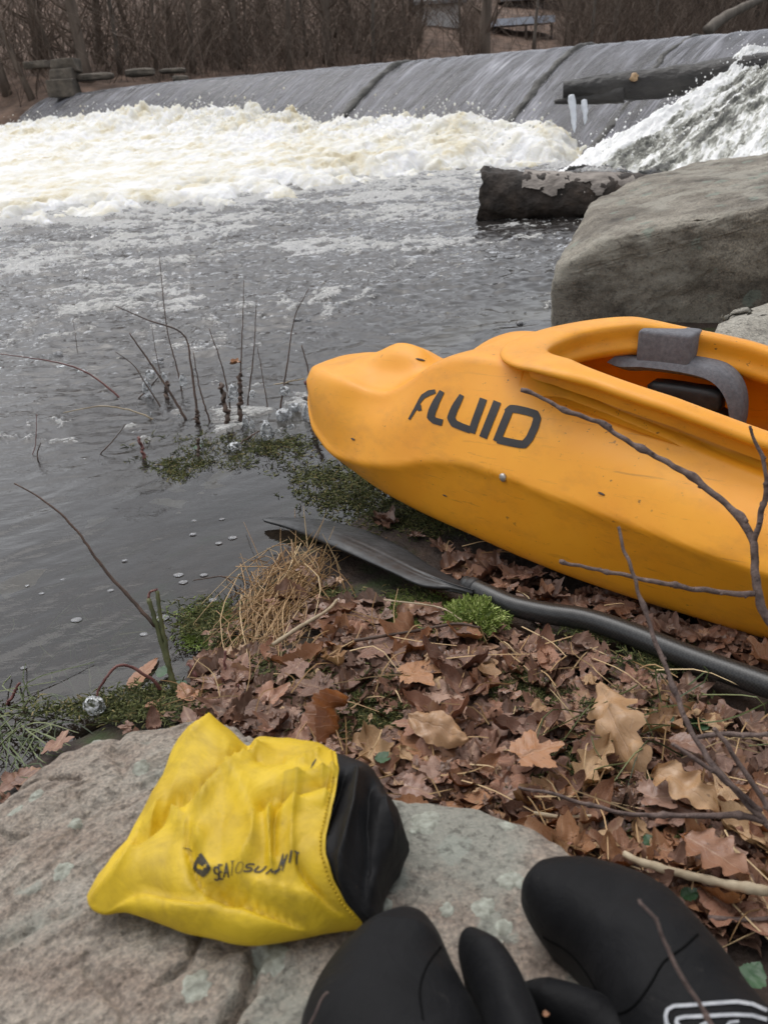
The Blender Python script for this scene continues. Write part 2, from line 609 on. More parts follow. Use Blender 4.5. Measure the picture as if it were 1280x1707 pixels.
def leaf_nodes(nt, b, f, st, tc):
    uv = tc.outputs['UV']
    sep = nd(nt, 'ShaderNodeSeparateXYZ', {0: uv})
    u, w = sep.outputs[0], sep.outputs[1]
    aw = math_(nt, 'ABSOLUTE', w)
    mid = ramp(nt, aw, [(0.0, 1.0), (0.055, 0.0)])
    # side veins run forward from the midrib
    vv = math_(nt, 'FRACT', math_(nt, 'MULTIPLY', math_(nt, 'SUBTRACT', u, math_(nt, 'MULTIPLY', aw, 0.35)), 7.0))
    vein = ramp(nt, math_(nt, 'ABSOLUTE', math_(nt, 'SUBTRACT', vv, 0.5)), [(0.0, 1.0), (0.07, 0.0)])
    vein = math_(nt, 'MAXIMUM', mid, math_(nt, 'MULTIPLY', vein, 0.6))
    ob = coords(nt, src='Object')
    mott = tex(nt, ob, 38, 6, 0.65)
    ff = math_(nt, 'ADD', f, math_(nt, 'MULTIPLY', math_(nt, 'SUBTRACT', mott, 0.5), 0.95), True)
    col = ramp(nt, ff, st)
    back = nt.nodes.new('ShaderNodeNewGeometry').outputs['Backfacing']
    col = mixc(nt, math_(nt, 'MULTIPLY', back, 0.4), col, (0.30, 0.19, 0.14))
    spots = ramp(nt, tex(nt, ob, 150, 3), [(0.66, 0.0), (0.72, 1.0)])
    col = mixc(nt, math_(nt, 'MULTIPLY', spots, 0.5), col, (0.04, 0.022, 0.016))
    col = mixc(nt, math_(nt, 'MULTIPLY', vein, 0.55), col, (0.44, 0.30, 0.21))
    col = nd(nt, 'ShaderNodeHueSaturation', {'Saturation': 1.06, 'Value': 0.97, 'Color': col}).outputs[0]
    nt.links.new(col, b.inputs['Base Color'])
    nt.links.new(ramp(nt, tex(nt, ob, 14, 3), [(0.38, 0.22), (0.62, 0.62)]), b.inputs['Roughness'])
    n1 = bump(nt, None, vein, 0.4, 0.0012)
    bump(nt, b, tex(nt, ob, 70, 4), 0.5, 0.003, n1)


mat_setup()

# ================================================================== GROUND
SHORE_PX = [(-260, 1420), (0, 1292), (60, 1262), (200, 1195), (280, 1165), (308, 1125), (345, 1060), (425, 968), (468, 915), (548, 903),
            (600, 858), (700, 800), (820, 700), (930, 585), (1040, 520), (1300, 470), (1700, 440)]
LAND = np.array([gz(x, y, 0)[:2] for x, y in SHORE_PX] + [(9, 6), (9, -4), (-4, -4), (-4, 0.6)])


def sdf(x, y, poly=None):
    """signed distance to a polygon outline, positive inside (on land)"""
    poly = LAND if poly is None else poly
    x, y = np.ravel(x).astype(float), np.ravel(y).astype(float)
    best = np.full(len(x), 1e9)
    ins = np.zeros(len(x), bool)
    n = len(poly)
    for i in range(n):
        ax, ay = poly[i]
        bx, by = poly[(i + 1) % n]
        dx, dy = bx - ax, by - ay
        t = np.clip(((x - ax) * dx + (y - ay) * dy) / (dx * dx + dy * dy + 1e-12), 0, 1)
        best = np.minimum(best, np.hypot(x - ax - t * dx, y - ay - t * dy))
        c = ((ay > y) != (by > y)) & (x < (bx - ax) * (y - ay) / (by - ay + 1e-12) + ax)
        ins ^= c
    return np.where(ins, best, -best)


def ground_z(x, y):
    x, y = np.ravel(np.asarray(x, float)), np.ravel(np.asarray(y, float))
    d = sdf(x, y)
    n1 = fbm(xyz(x * 5, y * 5, 1.5), 4)
    land = 0.048 * (1 - np.exp(-np.maximum(d, 0) / 0.11)) + 0.016 * np.clip(d, 0, 3) + 0.016 * n1 * np.minimum(1, np.maximum(d, 0) / 0.1)
    w = np.maximum(-d, 0)
    bed = -0.012 - 0.20 * (1 - np.exp(-w / 0.55)) - 0.05 * np.minimum(w, 14) + 0.012 * n1
    return np.where(d > 0, land, bed)


_lx, _ly = np.linspace(-6, 6, 801), np.linspace(0.0, 9.0, 601)
_LX, _LY = np.meshgrid(_lx, _ly, indexing='ij')
_LZ = ground_z(_LX, _LY).reshape(_LX.shape)
_LS = sdf(_LX, _LY).reshape(_LX.shape)


def look(tab, x, y):
    """table lookup of the ground's height or the distance to the shore"""
    i, j = (x + 6) / 12 * 800, y / 9 * 600
    i, j = min(max(i, 0), 799.999), min(max(j, 0), 599.999)
    a, b = int(i), int(j)
    f, g = i - a, j - b
    return (tab[a, b] * (1 - f) + tab[a + 1, b] * f) * (1 - g) + (tab[a, b + 1] * (1 - f) + tab[a + 1, b + 1] * f) * g


def on(x, y, h=0.0):
    """where the photo's pixel meets the ground (or the water), h above it"""
    zz = 0.05
    for _ in range(6):
        p = gz(x, y, zz)
        zz = max(look(_LZ, p[0], p[1]), 0.0) + h
    return p


def axis_steps(lo, hi, dense_lo, dense_hi, step, growth=1.12):
    mid = list(np.arange(dense_lo, dense_hi + 1e-6, step))
    s, v = step, dense_hi
    while v < hi:
        s *= growth
        v += s
        mid.append(v)
    s, v = step, dense_lo
    while v > lo:
        s *= growth
        v -= s
        mid.insert(0, v)
    return np.array(mid)


gx = axis_steps(-160, 160, -1.6, 2.2, 0.022)
gy = axis_steps(-12, 260, 0.1, 3.4, 0.022)
GX, GY = np.meshgrid(gx, gy, indexing='ij')
m, nt, b = new_mat('bank_soil')
v = coords(nt)
soil = ramp(nt, tex(nt, v, 18, 8, 0.65), [(0.3, (0.018, 0.012, 0.009)), (0.55, (0.05, 0.032, 0.023)), (0.75, (0.095, 0.06, 0.042))])
mossm = ramp(nt, tex(nt, v, 7, 6, 0.6), [(0.55, 0.0), (0.66, 1.0)])
soil = mixc(nt, mossm, soil, (0.035, 0.05, 0.013))
nt.links.new(soil, b.inputs['Base Color'])
b.inputs['Roughness'].default_value = 0.8
bump(nt, b, tex(nt, v, 90, 6), 0.8, 0.01)
MAT['soil'] = m
ground = build('ground', xyz(GX, GY, ground_z(GX, GY)), grid_faces(*GX.shape), MAT['soil'])
tag(ground, kind='structure')

# ------------------------------------------------------------------ weir axes
CREST_Z = 1.05
_r = at(1280, 55, 8.9)
_l = at(100, 158, 22.5)
WR, WL = _r[:2], _l[:2]
EU = (WL - WR) / np.linalg.norm(WL - WR)            # along the crest, towards the far bank
EQ = np.array([-EU[1], EU[0]])                      # downstream
if EQ[1] > 0:
    EQ = -EQ
WLEN = np.linalg.norm(WL - WR)


def weir(u, q, z):
    u, q, z = np.broadcast_arrays(np.asarray(u, float), np.asarray(q, float), np.asarray(z, float))
    P = WR + u.reshape(-1, 1) * EU + q.reshape(-1, 1) * EQ
    return np.column_stack([P, z.ravel()])


PROF = np.array([(-1.1, 0.55), (-1.0, 0.93), (-0.55, 0.985), (-0.25, 1.03), (0.0, 1.05), (0.2, 1.03), (0.45, 0.94), (0.8, 0.76), (1.3, 0.45), (1.75, 0.15), (2.1, -0.15), (2.4, -0.5)])
prof = smooth_path(PROF, 70)
U0, U1 = -5.0, WLEN + 0.8


def weir_wear(u):
    """the crest dips towards the far abutment"""
    return -0.10 * sstep(WLEN - 7, WLEN + 1, u)


uu = np.linspace(U0, U1, 300)
UU, KK = np.meshgrid(uu, np.arange(70), indexing='ij')
QQ, ZZ = prof[KK.astype(int), 0], prof[KK.astype(int), 1]
ZZ = ZZ + weir_wear(UU) * (ZZ > 0.3)
V = weir(UU, QQ, ZZ + 0.012 * fbm(xyz(UU * 2.5, QQ * 2.5, ZZ), 4).reshape(UU.shape))
dam = thing('weir', 'low concrete weir with sloping spillway face across the river', 'weir', (*(WR + EU * 6), -0.1))
MAT['concrete'] = simple('wet_concrete', [(0.3, (0.05, 0.05, 0.052)), (0.7, (0.15, 0.147, 0.15))], 3, 0.35, 14, 0.5, 0.03)
build('spillway_face', V, grid_faces(*UU.shape), MAT['concrete'], dam)
MAT['ribrock'] = simple('rib_stone', [(0.3, (0.03, 0.029, 0.027)), (0.7, (0.11, 0.105, 0.095))], 5, 0.5, 25, 0.9, 0.03)
for ru, rr, q0 in ((0.78, 0.045, -0.05), (2.25, 0.062, -0.15), (5.55, 0.08, 0.0)):
    kk = np.linspace(q0, 2.1, 40)
    P = weir(ru + 0.04 * np.sin(kk * 3), kk, np.interp(kk, prof[:, 0], prof[:, 1]) + 0.02)
    Vt, Ft = tube(P, rr * np.interp(kk, [q0, 0.3, 2], [0.5, 0.8, 1.1]), 12)
    Vt = Vt + 0.05 * np.column_stack([fbm(Vt * 6 + 3, 3), fbm(Vt * 6 + 40, 3), fbm(Vt * 6 + 80, 3)])
    build('rib', Vt, Ft, MAT['ribrock'], dam)

# water sliding over the weir
m, nt, b = new_mat('sliding_water')
uvn = nt.nodes.new('ShaderNodeTexCoord').outputs['UV']


def uvmap(sc, rot=0.0):
    mp = nt.nodes.new('ShaderNodeMapping')
    mp.inputs['Scale'].default_value = sc
    mp.inputs['Rotation'].default_value = (0, 0, rot)
    nt.links.new(uvn, mp.inputs[0])
    return mp.outputs[0]


streak = tex(nt, uvmap((7, 1.0, 1)), 1.0, 7, 0.62, 0.3)
streak2 = tex(nt, uvmap((26, 2.6, 1)), 1.0, 5, 0.6)
patch = tex(nt, uvmap((0.7, 0.9, 1)), 1.0, 4)
sep = nd(nt, 'ShaderNodeSeparateXYZ', {0: uvn})
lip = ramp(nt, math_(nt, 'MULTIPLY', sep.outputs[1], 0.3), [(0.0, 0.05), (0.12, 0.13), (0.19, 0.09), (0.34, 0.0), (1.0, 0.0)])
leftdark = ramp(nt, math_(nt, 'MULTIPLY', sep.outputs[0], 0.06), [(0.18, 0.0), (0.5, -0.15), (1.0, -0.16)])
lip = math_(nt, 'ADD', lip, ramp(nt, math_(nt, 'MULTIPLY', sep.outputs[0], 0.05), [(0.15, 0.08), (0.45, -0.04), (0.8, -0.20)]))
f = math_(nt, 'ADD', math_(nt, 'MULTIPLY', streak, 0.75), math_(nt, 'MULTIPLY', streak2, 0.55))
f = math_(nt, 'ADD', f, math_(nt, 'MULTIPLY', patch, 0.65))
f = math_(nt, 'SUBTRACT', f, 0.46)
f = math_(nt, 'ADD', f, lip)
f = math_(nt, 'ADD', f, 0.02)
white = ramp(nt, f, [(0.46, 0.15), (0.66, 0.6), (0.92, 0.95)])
b.inputs['Roughness'].default_value = 0.4
b.inputs['Specular IOR Level'].default_value = 0.25
b.inputs['IOR'].default_value = 1.33
nt.links.new(ramp(nt, f, [(0.42, (0.03, 0.03, 0.033)), (0.58, (0.13, 0.13, 0.145)), (0.74, (0.27, 0.27, 0.30)), (0.95, (0.62, 0.63, 0.67))]), b.inputs['Base Color'])
bump(nt, b, f, 0.5, 0.05)
tr = nd(nt, 'ShaderNodeBsdfTransparent', {'Color': (0.8, 0.8, 0.78, 1)})
gl = nd(nt, 'ShaderNodeBsdfGlossy', {'Roughness': 0.16, 'Color': (0.85, 0.85, 0.88, 1)})
nt.links.new(bump(nt, None, f, 0.6, 0.04), gl.inputs['Normal'])
fr = nd(nt, 'ShaderNodeFresnel', {'IOR': 1.33})
mx = nd(nt, 'ShaderNodeMixShader', {0: fr.outputs[0], 1: tr.outputs[0], 2: gl.outputs[0]})
mx2 = nd(nt, 'ShaderNodeMixShader', {0: white, 1: mx.outputs[0], 2: b.outputs[0]})
nt.links.new(mx2.outputs[0], nt.nodes['Material Output'].inputs['Surface'])
MAT['slide'] = m
uu = np.linspace(U0, U1 - 0.4, 700)
pr2 = smooth_path(PROF[1:-1] + np.array([0.012, 0.03]), 90)
UU, KK = np.meshgrid(uu, np.arange(90), indexing='ij')
KK = KK.astype(int)
QQ, ZZ = pr2[KK, 0], pr2[KK, 1] + weir_wear(UU) * (pr2[KK, 1] > 0.3)
nn = 0.018 * ridged(xyz(UU * 3.2, QQ * 0.8, ZZ * 0 + 2), 3).reshape(UU.shape) + 0.010 * noise3(xyz(UU * 12, QQ * 2.2, 5.0)).reshape(UU.shape)
dist = np.concatenate([[0], np.cumsum(np.hypot(*np.diff(pr2, axis=0).T))])
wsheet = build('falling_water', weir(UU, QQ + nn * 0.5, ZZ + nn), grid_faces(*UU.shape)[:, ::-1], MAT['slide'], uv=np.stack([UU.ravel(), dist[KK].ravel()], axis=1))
tag(wsheet, kind='structure')

# upstream pool
m, nt, b = new_mat('pool_water')
v = coords(nt, (1, 1, 1), src='World')
b.inputs['Base Color'].default_value = (0.05, 0.048, 0.045, 1)
b.inputs['Roughness'].default_value = 0.12
b.inputs['IOR'].default_value = 1.33
bump(nt, b, tex(nt, v, 5, 4), 0.35, 0.05)
MAT['pool'] = m
pu = axis_steps(-60, 75, -2, 20, 1.0)
pq = np.concatenate([np.linspace(-0.85, -6, 20), np.linspace(-7, -40, 20)])
UU, QQ = np.meshgrid(pu, pq, indexing='ij')
tag(build('upper_river', weir(UU, QQ, 0.985 + weir_wear(UU) + 0 * QQ), grid_faces(*UU.shape), MAT['pool']), kind='structure')

# ================================================================== RIVER BELOW THE WEIR
yy = np.concatenate([[-3, -1.5, -0.6, 0.1], 0.45 * (14 / 0.45) ** np.linspace(0, 1, 760), [16, 19, 23, 30, 40]])
aa = np.concatenate([np.linspace(-3.2, -0.92, 60), np.linspace(-0.9, 0.75, 560), np.linspace(0.78, 2.5, 30)])
YY, AA = np.meshgrid(yy, aa, indexing='ij')
XX = AA * np.maximum(YY, 0.5) * 1.0
rx, ry = XX.ravel(), YY.ravel()
rel = np.stack([rx, ry], 1) - WR
ru, rq = rel @ EU, rel @ EQ
FOAM = np.array([gz(x, y, 0)[:2] for x, y in ((1500, 300), (1200, 296), (950, 286), (800, 294), (600, 324), (400, 352), (200, 374), (0, 394), (-300, 415), (-900, 440))] + [weir(u, q, 0)[0, :2] for u, q in ((60, 30), (60, 0.5), (-6, 0.5))])
fd = sdf(rx, ry, FOAM)
wx_ = rx + 0.30 * fbm(xyz(rx * 1.1, ry * 1.3, 12.0), 3)
wy_ = ry + 0.30 * fbm(xyz(rx * 1.1, ry * 1.3, 44.0), 3)
val = 0.60 * ridged(xyz(wx_ * 3.4, wy_ * 5.4, 2.0), 5, 0.66) + 0.55 * fbm(xyz(wx_ * 1.1, wy_ * 1.8, 6.0), 4)
cover = np.interp(fd, [-5.5, -4.2, -3.0, -2.0, -1.0, 0.0, 1.2, 2.5], [0.0, 0.05, 0.13, 0.26, 0.44, 0.66, 0.85, 0.97])
zone = (fd > -6) & (ry > 1)
qs = np.quantile(val[zone], np.linspace(0, 1, 400))
thr = np.interp(1 - cover, np.linspace(0, 1, 400), qs)
foam = np.where(cover > 0.004, sstep(thr - 0.05, thr + 0.09, val), 0.0)
shore_d = -sdf(rx, ry)
far = sstep(1.9, 3.6, ry)
ca, sa = math.cos(0.62), math.sin(0.62)
ax_, ay_ = rx * ca + ry * sa, -rx * sa + ry * ca
calm = sstep(0.02, 0.8, shore_d)
z = (0.0030 * noise3(xyz(ax_ * 3.6, ay_ * 11, 0.3)) + 0.0013 * noise3(xyz(ax_ * 12, ay_ * 34, 3.0))) * (0.35 + 0.65 * sstep(0.1, 0.9, shore_d))
z += 0.0028 * (0.3 + calm) * np.maximum(0, ridged(xyz(ax_ * 2.3, ay_ * 7.5, 7.0), 2) - 0.1) * (1 - 0.4 * far)
zf = 0.024 * fbm(xyz(rx * 2.2, ry * 3.8, 1.0), 3) + 0.020 * ridged(xyz(rx * 4.5, ry * 8.5, 4.0), 3) + 0.008 * noise3(xyz(rx * 17, ry * 30, 2.0))
z += zf * sstep(1.7, 4.2, ry) * calm
near_f = np.clip(1 + fd / 2.5, 0, 1) * (ry > 2)
z += near_f * 0.045 * fbm(xyz(rx * 2.4, ry * 3.2, 9.0), 4)
z -= 0.35 * sstep(0.3, -1.2, rq - 1.9)
z += 0.010 * foam * (ry > 2)
deep = sstep(0.05, 1.6, shore_d)

m, nt, b = new_mat('river_water')
v = coords(nt, (1, 1, 1), src='World')
fa = attr(nt, 'foam')
dp = attr(nt, 'deep')
fine = tex(nt, coords(nt, (1.0, 1.6, 1), (0, 0, 0.2), src='World'), 24, 6, 0.7, 0.8)
lace = tex(nt, coords(nt, (1.0, 1.7, 1), (0, 0, 0.2), src='World'), 9, 6, 0.7, 1.2)
vor = nd(nt, 'ShaderNodeTexVoronoi', {'Vector': coords(nt, (1.0, 1.5, 1), (0, 0, 0.2), src='World'), 'Scale': 42.0, 'Randomness': 1.0}).outputs['Distance']
bub = ramp(nt, vor, [(0.0, 1.0), (0.28, 0.75), (0.6, 0.0)])
cl = math_(nt, 'ADD', fa, math_(nt, 'MULTIPLY', math_(nt, 'SUBTRACT', fine, 0.5), 1.6))
cl = math_(nt, 'ADD', cl, math_(nt, 'MULTIPLY', math_(nt, 'SUBTRACT', bub, 0.55), 0.55))
cl = math_(nt, 'ADD', cl, math_(nt, 'MULTIPLY', math_(nt, 'SUBTRACT', lace, 0.5), 1.1))
cl = math_(nt, 'MULTIPLY', cl, ramp(nt, fa, [(0.0, 0.0), (0.12, 1.0)]))
foamf = ramp(nt, cl, [(0.34, 0.0), (0.48, 0.75), (0.66, 1.0)])
b.inputs['Roughness'].default_value = 0.55
nt.links.new(mixc(nt, tex(nt, v, 1.3, 5), (0.74, 0.72, 0.66), (0.90, 0.90, 0.91)), b.inputs['Base Color'])
rip = tex(nt, coords(nt, (1.0, 2.4, 1), (0, 0, -0.5), src='World'), 13, 4, 0.55, 0.4)
rip2 = tex(nt, coords(nt, (1.0, 2.2, 1), (0, 0, -0.2), src='World'), 5.5, 5, 0.6, 0.5)
hb = math_(nt, 'ADD', math_(nt, 'MULTIPLY', rip, 0.35), rip2)
wb_ = nd(nt, 'ShaderNodeBump', {'Height': hb, 'Strength': ramp(nt, dp, [(0.0, 0.05), (0.45, 0.16), (0.95, 0.45)]), 'Distance': 0.03})
wnorm = wb_.outputs[0]
bump(nt, b, cl, 0.9, 0.05)
gl = nd(nt, 'ShaderNodeBsdfGlossy', {'Roughness': 0.05, 'Color': (1, 1, 1, 1), 'Normal': wnorm})
tr = nd(nt, 'ShaderNodeBsdfTransparent', {'Color': (0.62, 0.60, 0.54, 1)})
mu = nd(nt, 'ShaderNodeBsdfDiffuse', {'Color': (0.036, 0.032, 0.030, 1), 'Normal': wnorm})
body = nd(nt, 'ShaderNodeMixShader', {0: ramp(nt, dp, [(0.0, 0.12), (0.35, 0.6), (1.0, 0.97)]), 1: tr.outputs[0], 2: mu.outputs[0]})
fr = nd(nt, 'ShaderNodeFresnel', {'IOR': 1.48, 'Normal': wnorm})
mx = nd(nt, 'ShaderNodeMixShader', {0: fr.outputs[0], 1: body.outputs[0], 2: gl.outputs[0]})
mx2 = nd(nt, 'ShaderNodeMixShader', {0: foamf, 1: mx.outputs[0], 2: b.outputs[0]})
nt.links.new(mx2.outputs[0], nt.nodes['Material Output'].inputs['Surface'])
MAT['river'] = m
river = build('river', xyz(rx, ry, z), grid_faces(*YY.shape), MAT['river'], attrs={'foam': foam, 'deep': deep})
tag(river, kind='structure')

# ------------------------------------------------------------------ whitewater at the foot of the weir
fu = np.concatenate([np.linspace(-3.2, 9, 720), np.linspace(9.06, WLEN + 2.5, 260)])
fq = np.concatenate([np.linspace(1.2, 3.2, 150), np.linspace(3.22, 10.5, 300)])
UU, QQ = np.meshgrid(fu, fq, indexing='ij')
u_, q_ = UU.ravel(), QQ.ravel()
fd_ = sdf((WR + np.outer(u_, EU) + np.outer(q_, EQ))[:, 0], (WR + np.outer(u_, EU) + np.outer(q_, EQ))[:, 1], FOAM)
pk = 1.98 + 0.22 * noise3(xyz(u_ * 0.9, 0 * u_, 2.0))
amp = np.interp(u_, [-3, -0.2, 0.6, 1.7, 3.2, 5.0, 7.0, 9.0, 11, 13, WLEN, WLEN + 3], [0.05, 0.08, 0.16, 0.30, 0.40, 0.34, 0.52, 0.46, 0.60, 0.50, 0.34, 0.25])
amp = amp * (0.85 + 0.42 * fbm(xyz(u_ * 1.3, q_ * 0.4, 3.0), 3))
rise = sstep(-0.55, 0.0, q_ - pk)
fall = np.exp(-np.maximum(q_ - pk, 0) / np.interp(u_, [0, 1, 2.2, 5], [0.55, 0.8, 1.5, 2.0]))
hgt = 1.15 * amp * rise * fall
P = xyz(u_, q_, 0.0)
turb = 0.15 * ridged(P * np.array([1.7, 2.2, 1]) + 3, 4) + 0.06 * ridged(P * np.array([5.5, 7, 1]) + 11, 3) + 0.028 * fbm(P * np.array([17, 20, 1]) + 5, 3)
bil = np.abs(noise3(P * np.array([3.2, 4.4, 1]) + 21)) * 0.16 + np.abs(noise3(P * np.array([8.5, 10, 1]) + 2)) * 0.075 + np.abs(noise3(P * np.array([23, 26, 1]) + 2)) * 0.03
edge = sstep(-0.3, 1.5, fd_ + 2.2 * fbm(P * np.array([1.3, 2.2, 1]) + 31, 5))
zz = hgt * (0.80 + 0.9 * turb) + (turb * 0.45 + bil * 0.85) * (0.20 + 1.5 * hgt) - 0.018 + 0.075 * edge - 0.20 * (1 - edge)
holes = 0.55 * ridged(xyz(u_ * 2.3, q_ * 3.1, 5.0), 4, 0.6) + 0.6 * fbm(xyz(u_ * 1.1, q_ * 1.3, 8.0), 3)
zz = zz - 0.22 * np.maximum(0, 0.30 - holes) * (1 - sstep(0.8, 3.6, fd_)) 
zz = np.where(q_ < 1.45, zz - 0.5 * (1.45 - q_), zz)
V = weir(u_, q_, zz)
V[:, :2] += 0.06 * np.stack([fbm(P * 4 + 60, 3), fbm(P * 4 + 90, 3)], 1) * np.minimum(1, hgt * 4)[:, None]
m, nt, b = new_mat('whitewater')
v = coords(nt, (1, 1, 1), src='World')
n = tex(nt, v, 1.5, 6, 0.62, 0.6)
n2 = tex(nt, v, 6, 5, 0.6)
nt.links.new(ramp(nt, math_(nt, 'ADD', math_(nt, 'MULTIPLY', n, 0.65), math_(nt, 'MULTIPLY', n2, 0.35)), [(0.32, (0.44, 0.36, 0.22)), (0.41, (0.66, 0.60, 0.45)), (0.48, (0.74, 0.72, 0.65)), (0.58, (0.82, 0.82, 0.82))]), b.inputs['Base Color'])
b.inputs['Roughness'].default_value = 0.7
b.inputs['Subsurface Weight'].default_value = 0.35
b.inputs['Subsurface Radius'].default_value = (0.12, 0.11, 0.08)
b.inputs['Subsurface Scale'].default_value = 1.0
bump(nt, b, tex(nt, v, 26, 6, 0.7, 0.5), 0.7, 0.03)
MAT['whitewater'] = m
mb = MB().add(V, grid_faces(*UU.shape))
iv, if_ = ico(1)
cand = np.where((hgt > 0.16) & (q_ < pk + 0.7))[0]
for i in RNG.choice(cand, 900, replace=False):
    s = 0.005 + 0.013 * RNG.random() ** 2
    mb.add(iv * s * np.array([1, 1, 1.3]) + V[i] + np.array([*(RNG.normal(size=2) * 0.05), 0.02 + abs(RNG.normal()) * 0.075 * (0.5 + hgt[i] * 2)]), T=if_)
tag(mb.build('whitewater', MAT['whitewater']), kind='stuff')

# floating bubbles and foam blobs
mb = MB()
iv, if_ = ico(2)
k = 0
while k < 300:
    px_, py_ = RNG.uniform(-60, 930), RNG.uniform(360, 640)
    p = gz(px_, py_, 0.0)
    if look(_LS, p[0], p[1]) > -0.15 or noise3(p[None] * np.array([1.3, 1.8, 0]))[0] < RNG.uniform(-0.3, 0.35) or RNG.random() < (py_ - 440) / 190:
        continue
    k += 1
    for j in range(RNG.integers(2, 14)):
        s = 0.0022 + 0.009 * RNG.random() ** 2.5 + 0.007 * (j == 0) * RNG.random()
        o_ = RNG.normal(size=2) * np.array([0.035, 0.018]) * (j > 0)
        mb.add(iv * s * np.array([1.15, 1, 0.55]) + np.array([p[0] + o_[0], p[1] + o_[1], 0.004]), T=if_)
m, nt, b = new_mat('foam_bubble')
nt.links.new(ramp(nt, tex(nt, coords(nt), 60, 3), [(0.3, (0.62, 0.63, 0.65)), (0.7, (0.9, 0.9, 0.92))]), b.inputs['Base Color'])
b.inputs['Roughness'].default_value = 0.15
b.inputs['Transmission Weight'].default_value = 0.75
b.inputs['IOR'].default_value = 1.2
bump(nt, b, tex(nt, coords(nt), 150, 3), 0.6, 0.004)
MAT['bubble'] = m
# flat bubbles on the quiet near pool
for px_, py_, s in ((270, 1030, 13), (298, 958, 9), (306, 970, 8), (340, 958, 7), (128, 1033, 10), (105, 966, 5), (185, 984, 6), (240, 1057, 7), (356, 1000, 9), (388, 896, 8), (365, 905, 6), (322, 890, 6), (370, 865, 5), (208, 934, 5), (70, 989, 5), (46, 976, 4), (324, 868, 5), (40, 1113, 6)):
    c = gz(px_, py_, 0.002)
    r_ = s / FPX * pix(c)[2]
    mb.add(iv * np.array([r_, r_ * 0.75, r_ * 0.12]) + c, T=if_)
tag(mb.build('floating_foam', MAT['bubble']), kind='stuff')

# ------------------------------------------------------------------ side cascade over rocks, near right end of the weir
A_, B_, C_, D_ = at(1232, 92, 7.45), at(948, 256, 6.9), at(1560, 70, 6.6), at(1560, 300, 5.4)
s_, t_ = np.meshgrid(np.linspace(-0.12, 1, 260), np.linspace(-0.1, 1.1, 260), indexing='ij')
P0 = (A_ * (1 - s_[..., None]) + C_ * s_[..., None]) * (1 - t_[..., None]) + (B_ * (1 - s_[..., None]) + D_ * s_[..., None]) * t_[..., None]
nrm = np.cross(B_ - A_, C_ - A_)
nrm /= np.linalg.norm(nrm)
if nrm[2] < 0:
    nrm = -nrm
Q = np.column_stack([s_.ravel() * 3.4, t_.ravel() * 1.8, 0 * s_.ravel()])
h = 0.085 * fbm(Q * np.array([2.0, 0.9, 1]) + 4, 3) + 0.05 * fbm(Q * np.array([7, 3.5, 1]), 3) + 0.035 * np.abs(noise3(Q * np.array([18, 9, 1]))) + 0.025 * np.abs(noise3(Q * np.array([45, 26, 1])))
h += 0.10 * np.exp(-((t_.ravel() - 0.05) / 0.13) ** 2) * np.exp(-((s_.ravel() - 0.02) / 0.12) ** 2)
skirt = sstep(0.10, -0.12, s_.ravel())
V = P0.reshape(-1, 3) + nrm * h[:, None]
V += skirt[:, None] * np.array([EQ[0] * -0.25, EQ[1] * -0.25, -0.25])
top = sstep(0.06, -0.1, t_.ravel())
V += top[:, None] * np.array([-EQ[0] * 0.35, -EQ[1] * 0.35, -0.12])
m, nt, b = new_mat('cascade_water')
uvn = nt.nodes.new('ShaderNodeTexCoord').outputs['UV']
st1 = tex(nt, uvmap((2.6, 0.8, 1), 0.28), 2.0, 7, 0.66, 0.5)
st2 = tex(nt, uvmap((7, 3.2, 1), 0.28), 3.0, 6, 0.7, 0.7)
f = math_(nt, 'SUBTRACT', math_(nt, 'ADD', math_(nt, 'MULTIPLY', st1, 0.95), math_(nt, 'MULTIPLY', st2, 0.6)), 0.31)
sep = nd(nt, 'ShaderNodeSeparateXYZ', {0: uvn})
f = math_(nt, 'ADD', f, ramp(nt, math_(nt, 'MULTIPLY', sep.outputs[0], 0.5), [(0.0, 0.24), (0.20, 0.19), (0.36, 0.02), (0.55, 0.0), (0.8, 0.08)]))
nt.links.new(ramp(nt, f, [(0.37, (0.06, 0.06, 0.05)), (0.45, (0.22, 0.22, 0.185)), (0.51, (0.55, 0.55, 0.50)), (0.58, (0.92, 0.92, 0.91))]), b.inputs['Base Color'])
b.inputs['Roughness'].default_value = 0.3
b.inputs['Subsurface Weight'].default_value = 0.3
b.inputs['Subsurface Radius'].default_value = (0.1, 0.1, 0.1)
bump(nt, b, f, 0.6, 0.05)
MAT['cascade'] = m
mb = MB().add(V, grid_faces(*s_.shape), uv=np.column_stack([s_.ravel() * 3.4, t_.ravel() * 1.8]))
iv, if_ = ico(1)
for i in RNG.choice(np.where((s_.ravel() < 0.35) & (s_.ravel() > -0.02))[0], 420, replace=False):
    mb.add(iv * (0.003 + 0.008 * RNG.random() ** 3) + V[i] + nrm * abs(RNG.normal()) * 0.06 + RNG.normal(size=3) * 0.03, T=if_, uv=np.tile([0.0, 0.3], (len(iv), 1)))
casc = tag(mb.build('cascade', MAT['cascade']), kind='structure')


# ================================================================== LOGS
def log_mesh(P, r, n=28, rough=0.10, seed=0.0, m_=70):
    P = smooth_path(P, m_)
    rr = np.interp(np.linspace(0, 1, m_), np.linspace(0, 1, len(r)), r)
    Vt, Ft = tube(P, rr, n)
    Pc = np.vstack([P[:1], P, P[-1:]])
    C_ = np.repeat(Pc, n, axis=0)
    d = Vt - C_
    k = 1 + rough * fbm(Vt * np.array([5, 9, 9]) + seed, 4) * 1.6 + rough * 0.7 * ridged(Vt * 14 + seed, 3)
    return C_ + d * k[:, None], Ft


